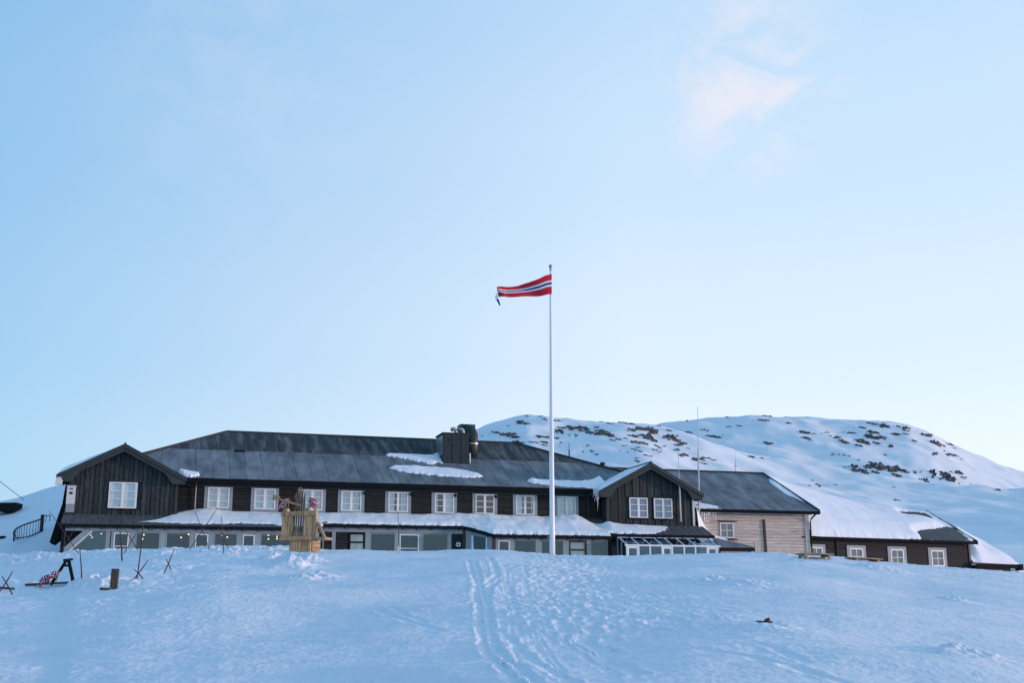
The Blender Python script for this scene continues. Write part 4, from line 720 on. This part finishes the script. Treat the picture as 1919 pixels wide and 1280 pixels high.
cu = A.slope(1132.5, 878, .7, 9.06, KR); f = Frame(*A.world(cu[0], cu[1] - .3, 0)[:2], A.a, cu[2] - .3); t = root('roof_cowl', f, 'small mushroom vent cowl on the right hip of the lodge roof', 'vent'); MB().tube([(0, 0, 0), (0, 0, .55)], .08, 10).build('pipe', 'darkmetal', t); MB().tube([(0, 0, .5), (0, 0, .58), (0, 0, .72)], [.1, .17, .17], 12).build('cap', 'darkmetal', t)
# stay wire at the far left
a = at(-40, 868, 84); b = at(50, 941, 84); MB_ = MB().tube([(0, 0, 0), tuple((b - a) * .5 + Vector((0, 0, -.08))), tuple(b - a)], .022, 5).build('stay_wire', 'darkmetal'); MB_.location = a; tag(MB_, 'thin slanting wire at the far left edge', 'wire')

# ------------------------------------------------------------------ wooden stand with old skis
sp = gpoint(566, 1036, dmax=47); S = Frame(sp.x, sp.y, R(-20), gz(sp) - .15); st = root('ski_throne', S, 'big weathered plank seat with upright old skis as its back, standing in snow', 'wooden seat'); PX = sp.y * 1.02 / F
def lx(px): return (px - 566) * PX / .93
def lz(py): return (1036 - py) * PX + .15
hb = lz(1014)
for i in range(7): w0 = -.52 + i * .125; MB().box(w0, w0 + .118, -.02 - .012 * (i % 2), .03, 0, hb).build('plank', 'old', st)
for i in range(4): MB().box(.36, .40, .03, .60, .02 + i * hb / 4, (i + 1) * hb / 4).build('side_plank', 'old2', st)
MB().box(-.50, .35, .05, .58, 0, hb - .02).build('core_box', 'old', st)
z0, z1, x0, x1 = lz(1015), lz(964), lx(527), lx(591)
MB().box(x0 - .03, x1, -.16, -.10, z0, z0 + .14).build('bottom_rail', 'old', st); MB().box(x0 - .02, x1 + .01, -.15, -.09, z1 - .14, z1 + .02).build('top_rail', 'old', st); MB().box(x0 + .02, x1 - .02, -.09, -.02, z0 - .02, z0 + .04).build('ledger', 'old', st)
n_ = 12; xw = (x1 - x0) / n_
for i in range(n_):
    if 4 <= i <= 7: continue
    MB().box(x0 + i * xw + .004, x0 + (i + 1) * xw - .004, -.10 + .01 * (i % 2), -.06, z0 + .14, z1 - .12).build('plank', 'old', st)
for i, (px, py) in enumerate(((550, 928), (557, 918.5), (561, 917), (565, 923), (570, 928))):
    x = x0 + (4.35 + i * .83) * xw; zt = lz(py); MB().prism([(x - .028, -.09, z0 + .1), (x + .028, -.09, z0 + .1), (x + .032, -.07, zt - .3), (x + .024, -.03, zt - .08), (x, .05, zt), (x - .024, -.03, zt - .08), (x - .032, -.07, zt - .3)], [(x - .028, -.06, z0 + .1), (x + .028, -.06, z0 + .1), (x + .032, -.045, zt - .3), (x + .024, -.005, zt - .08), (x, .07, zt), (x - .024, -.005, zt - .08), (x - .032, -.045, zt - .3)]).build('ski', 'ski', st)
MB().box(x1 + .012, x1 + .06, -.14, .02, z0 + .02, z1 + .05).build('side_board', 'old2', st); MB().box(x1 + .01, x1 + .42, -.1, .5, z0 - .0, z0 + .09).build('arm_rail', 'old2', st)
MB().bar((x1 + .10, -.05, lz(984)), (x1 + .40, -.05, z0 + .06), .09, .09).build('brace', 'old2', st); MB().bar((x1 + .08, .3, lz(984)), (x1 + .30, .3, lz(982)), .06, .06).build('brace', 'old', st)
for x in (x0 + .12, x1 - .38): MB().box(x - .09, x + .09, -.08, .08, z1 + .02, z1 + .13).build('flag_holder', 'old2', st)
pa = Frame(*S.world(lx(540), .2, 0)[:2], S.a, S.z0 + lz(945)); o = MB().bar((-.42, 0, .12), (.55, 0, -.16), .07, .03).bar((-.62, 0, .19), (-.36, 0, .11), .19, .035).build('wooden_paddle', 'old', None); place(o, pa); tag(o, 'grey wooden paddle lying slantwise across the old skis', 'paddle')
def norflag(fr_, x, y, z, wd, ht, tx, tz, label, group, flip=1):
    """small stick flag: red field with a white-edged blue cross, gently waved cloth"""
    f = Frame(*fr_.world(x, -y, 0)[:2], fr_.a, z); t = root('hand_flag', f, label, 'flag', group)
    MB().tube([(0, 0, 0), (tx, 0, tz)], .011, 6).build('stick', 'old2', t)
    us = [0, .26, .31, .41, .46, .73, 1]; vs = [0, .35, .42, .58, .65, 1]; mb = MB(); v = []
    ax = Vector((tx, 0, tz)).normalized(); sd = Vector((-ax.z * flip, 0, ax.x * flip))
    fine = []
    for a in us:
        for b in vs: p = Vector((tx, 0, tz)) - ax * ht * (1 - b) + sd * wd * a * 1.0; v.append((p.x, .05 * math.sin(a * 6 + b * 2), p.z - .10 * a * a))
    k = len(vs); fs = []; mi = []
    for i in range(len(us) - 1):
        for j in range(k - 1): fs.append((i * k + j, (i + 1) * k + j, (i + 1) * k + j + 1, i * k + j + 1)); mi.append(2 if (i == 2 or j == 2) else 1 if (i in (1, 3) or j in (1, 3)) else 0)
    mb.add(v, fs); mb.m = mi; mb.build('cloth', ['red', 'fwhite', 'blue'], t)
zt0 = S.z0 + z1 + .1; G = 'small flags on the wooden seat'
norflag(S, x0 + .12, 0, zt0, .30, .21, -.08, .33, 'outer small cross flag on the left corner of the plank seat', G)
norflag(S, x0 + .15, .05, zt0, .28, .20, .03, .42, 'inner small cross flag on the left corner of the plank seat', G)
norflag(S, x1 - .38, 0, zt0, .30, .20, .06, .44, 'upper small cross flag on the right corner of the plank seat', G, -1)
norflag(S, x1 - .36, .05, zt0, .30, .16, .03, .24, 'lower small cross flag on the right corner of the plank seat', G, -1)

# ------------------------------------------------------------------ trestle, posts, planks and sticks on the left bank
def ontop(px, py): p = gpoint(px, py); p.z = gz(p); return p
def rel(px, py, y, o): p = at(px, py, y); return (p.x - o.x, p.y - o.y, p.z - o.z)
p = ontop(118, 1094); y = p.y; f = Frame(p.x, p.y, 0, p.z); t = root('trestle', f, 'black wooden A-shaped trestle standing in the snow at the left', 'trestle')
ap = rel(127, 1051, y, p); MB().bar(rel(95, 1097, y - .1, p), (ap[0] + .01, ap[1] - .1, ap[2]), .055, .05).build('leg', 'black', t); MB().bar(rel(139, 1100, y - .4, p), (ap[0] + .03, ap[1] - .02, ap[2]), .06, .05).build('leg', 'black', t)
MB().bar(rel(120, 1060.5, y - .15, p), rel(133, 1060, y - .15, p), .05, .04).build('cross_piece', 'black', t); MB().bar((ap[0] - .03, -.15, ap[2]), (ap[0] + .06, .1, ap[2] + .03), .05, .05).build('peg', 'black', t)
def board(px0, py0, px1, py1, hpx, y, dep, mname, label, cat, name):
    a = at(px0, py0, y); b = at(px1, py1, y); o = MB().bar((0, 0, 0), tuple(b - a), hpx * y / F, dep).build(name, mname); o.location = a; return tag(o, label, cat)
board(48, 1096.5, 150, 1091.5, 3.5, y - .3, .1, 'bamboo', 'long thin pole lying in the snow under the black trestle', 'pole', 'lying_pole')
for i, (px, py, fl_) in enumerate(((89, 1094, 1), (100, 1090, 1))):
    q = at(px + 4, py + 2, y - .35); norflag(Frame(q.x, q.y, 0, q.z), 0, 0, q.z, .22, .17, -.04 + .12 * i, .22 if i == 0 else .24, ('tilted small cross flag lying left of the black trestle', 'small cross flag stuck beside the leg of the black trestle')[i], 'flags beside the trestle', fl_)
p = ontop(213, 1103); k = p.y / F; f = Frame(p.x, p.y, R(8), p.z - .35); t = root('wooden_post', f, 'stout brown wooden post in a snow hollow at the left', 'post')
hgt = (1103 - 1067) * k + .35; MB().prism([(-.075, -.06, 0), (.06, -.06, 0), (.06, .06, 0), (-.075, .06, 0)], [(-.06, -.06, hgt - .01), (.08, -.06, hgt), (.08, .06, hgt + .01), (-.06, .06, hgt)]).build('post', 'darkwood', t); MB().box(-.058, .078, -.055, .055, hgt - .01, hgt + .012).build('post_cap', 'brownp', t)
board(189, 1104, 209, 1105, 4.5, p.y - .1, .15, 'darkwood', 'short plank showing in the hollow beside the brown post', 'plank', 'plank'); q = ontop(12, 1103); board(-12, 1101, 24, 1104, 4, q.y, .2, 'darkwood', 'weathered plank end in the snow at the far left', 'plank', 'plank')
ST = [((4, 1081), (18, 1107), 'short leaning stick of the crossed pair at the far left edge'), ((24, 1071), (1, 1106), 'long leaning stick of the crossed pair at the far left edge'), ((149.5, 1030), (152.5, 1093), 'thin upright stick right of the black trestle'),
      ((92, 958), (141, 1029), 'long stick leaning left across the left end of the annex'), ((142, 988), (112, 1034), 'stick leaning right across the dark corner of the annex'), ((225, 996), (228.5, 1055), 'thick dark upright stick before the first narrow window'),
      ((232, 990), (256, 1029), 'stick leaning left between the first two large windows'), ((259, 992), (240, 1024), 'stick leaning right between the first two large windows'), ((268, 984), (256, 1087), 'tall reddish stick of the crossed group in the snow bank'), ((277.6, 1050), (249.5, 1087), 'slanting stick of the crossed group in the snow bank'), ((252, 1068), (266, 1084), 'short stick of the crossed group in the snow bank'),
      ((327, 1028), (306.7, 1075), 'long stick of the lone crossed pair in the snow bank'), ((311.4, 1048.5), (320.8, 1071.5), 'short stick of the lone crossed pair in the snow bank'), ((365, 958), (391.5, 1029), 'dark stick leaning left before the second narrow window'), ((407, 953), (357, 1027), 'dark stick leaning right before the second narrow window'), ((415, 968), (419, 1043), 'reddish upright stick with a fork before the third large window'), ((409, 990), (428, 1030), 'short stick crossing the reddish upright stick'), ((745.5, 958), (747, 1038), 'thin upright bamboo stick before the middle windows')]
for (a, b, lab) in ST:
    p = ontop(*b) if b[1] > 1032 else ontop(b[0], 1040); yy = p.y if b[1] > 1032 else p.y + 2.5
    q0 = at(*b, yy); q1 = at(*a, yy); r_ = .026 if 'thick' in lab else .015; d = (q0 - q1).normalized()
    o = MB().tube([tuple(d * .45), tuple((q1 - q0) * .5 + Vector((.015, 0, 0))), tuple(q1 - q0)], [r_, r_ * .9, r_ * .6], 6).build('marker_stick', 'bamboo'); o.location = q0; tag(o, lab, 'stick', 'sticks in the snow')
p = ontop(746, 1038); o = MB().tube([(0, 0, -.3), (0, 0, .30)], .03, 8).build('white_peg', 'offwhite'); o.location = p; tag(o, 'short white peg in the snow at the foot of the bamboo stick', 'peg')

# ------------------------------------------------------------------ curved stair railing and half-buried hull at the far left
yb = gpoint(60, 1004, 55, 110).y + .6; p = at(80, 1000, yb); f = Frame(p.x, p.y, 0, p.z - .3); t = root('stair_railing', f, 'curved grey metal stair railing in the snow left of the lodge', 'railing')
po = Vector((p.x, p.y, p.z - .3)); TOPR = [(78, 973, 0), (66, 977, -.4), (52, 981.5, -.9), (40, 986, -1.5), (31, 991, -2.1), (26.5, 996, -2.7), (25.5, 1002, -3.1), (28, 1005, -3.3)]
BOTR = [(78, 993, 0), (70, 997.5, -.4), (60, 1002, -.9), (50, 1005, -1.5), (40, 1006, -2.1), (33, 1006, -2.7), (30, 1007, -3.1), (33, 1008, -3.3)]
tp = [Vector(rel(a, b, yb + c, po)) for a, b, c in TOPR]; bp_ = [Vector(rel(a, b + 2, yb + c, po)) for a, b, c in BOTR]
MB().tube(tp, .045, 8).build('hand_rail', 'darkmetal', t); MB().tube(bp_, .035, 6).build('lower_rail', 'darkmetal', t)
for i in range(17):
    s = i / 16 * 6.6; j = int(s); a = tp[j].lerp(tp[j + 1], s - j); b = Vector((a.x, a.y, float(np.interp(s, range(8), [q.z for q in bp_])) - .2)); MB().tube([b, a], .018, 5).build('baluster', 'darkmetal', t)
q = Vector(rel(80, 965, yb, po)); MB().tube([(q.x, q.y, q.z - 1.3), (q.x, q.y, q.z)], .11, 10).build('post', 'darkmetal', t); q2 = Vector(rel(94, 966, yb, po)); MB().tube([q + Vector((0, 0, -.08)), q2], .03, 6).tube([q2, q2 + Vector((0, 0, -.35))], .025, 6).tube([q + Vector((.25, 0, -.08)), q + Vector((.2, 0, -.5))], .02, 6).build('upper_rail', 'darkmetal', t)
hp = [(-30, 943), (30, 942), (29, 948), (26, 955), (20, 960), (12, 962.5), (2, 960), (-14, 957), (-30, 955)]; yh = gpoint(10, 962, 60, 120).y - .9; p = at(0, 950, yh); hv = [Vector(rel(a, b, yh, p)) for a, b in hp]
o = MB().prism([(a.x, a.y, a.z) for a in hv], [(a.x * .9, a.y + 1.4, a.z * .85 + .05) for a in hv]).build('buried_shelter', 'black'); o.location = p; tag(o, 'dark half-buried shelter in the snow hill at the far left', 'shelter')
yq = gpoint(0, 1009, 50, 100).y - .1; board(-20, 1010, 9, 1007, 4, yq, .4, 'black', 'dark plank edge in the snow at the far left below the railing', 'plank', 'plank')

# ------------------------------------------------------------------ picnic tables drifted over, stone
def picnic(px, py, ptop, az, label, tilt):
    p = ontop(px, py); f = Frame(p.x, p.y, az, at(px, ptop, p.y).z - .745); t = root('picnic_table', f, label, 'table', 'picnic tables buried in snow'); t.rotation_euler[1] = tilt
    for i in range(5): MB().box(-.62, .62, -.36 + i * .145, -.36 + i * .145 + .135, .70, .745).build('table_board', 'old2', t)
    for s in (-1, 1):
        for j in range(2): MB().box(-.62, .62, s * .68 - .14 + j * .145, s * .68 - .01 + j * .145, .40, .44).build('seat_board', 'old', t)
    for x in (-.45, .45):
        for s in (-1, 1): MB().bar((x, s * .25, .69), (x, s * .62, -.1), .09, .045).build('leg', 'old2', t)
        MB().box(x - .05, x + .05, -.8, .8, .33, .398).build('seat_beam', 'old', t); MB().box(x - .05, x + .05, -.33, .33, .62, .698).build('cross_beam', 'old', t)
    MB().box(-.4, .4, -.03, .03, .30, .61).build('apron', 'old2', t)
picnic(1526, 1046, 1038, R(10), 'wooden picnic table sunk in the snow before the timber house corner', R(1)); picnic(1617, 1052, 1046.5, R(14), 'wooden picnic table nearly buried under the cabin windows', R(3))
p = ontop(1438, 1177); mb = MB(); boulder(mb, Vector((0, 0, .0)),   .075, .08, .05, 5, .6, .3); boulder(mb, Vector((-.08, .03, .025)), .07, .04, .012, 9, .5, -.1); o = mb.build('stone', 'stone'); o.location = p; tag(o, 'small brown stone lying on the smooth snow slope', 'stone')
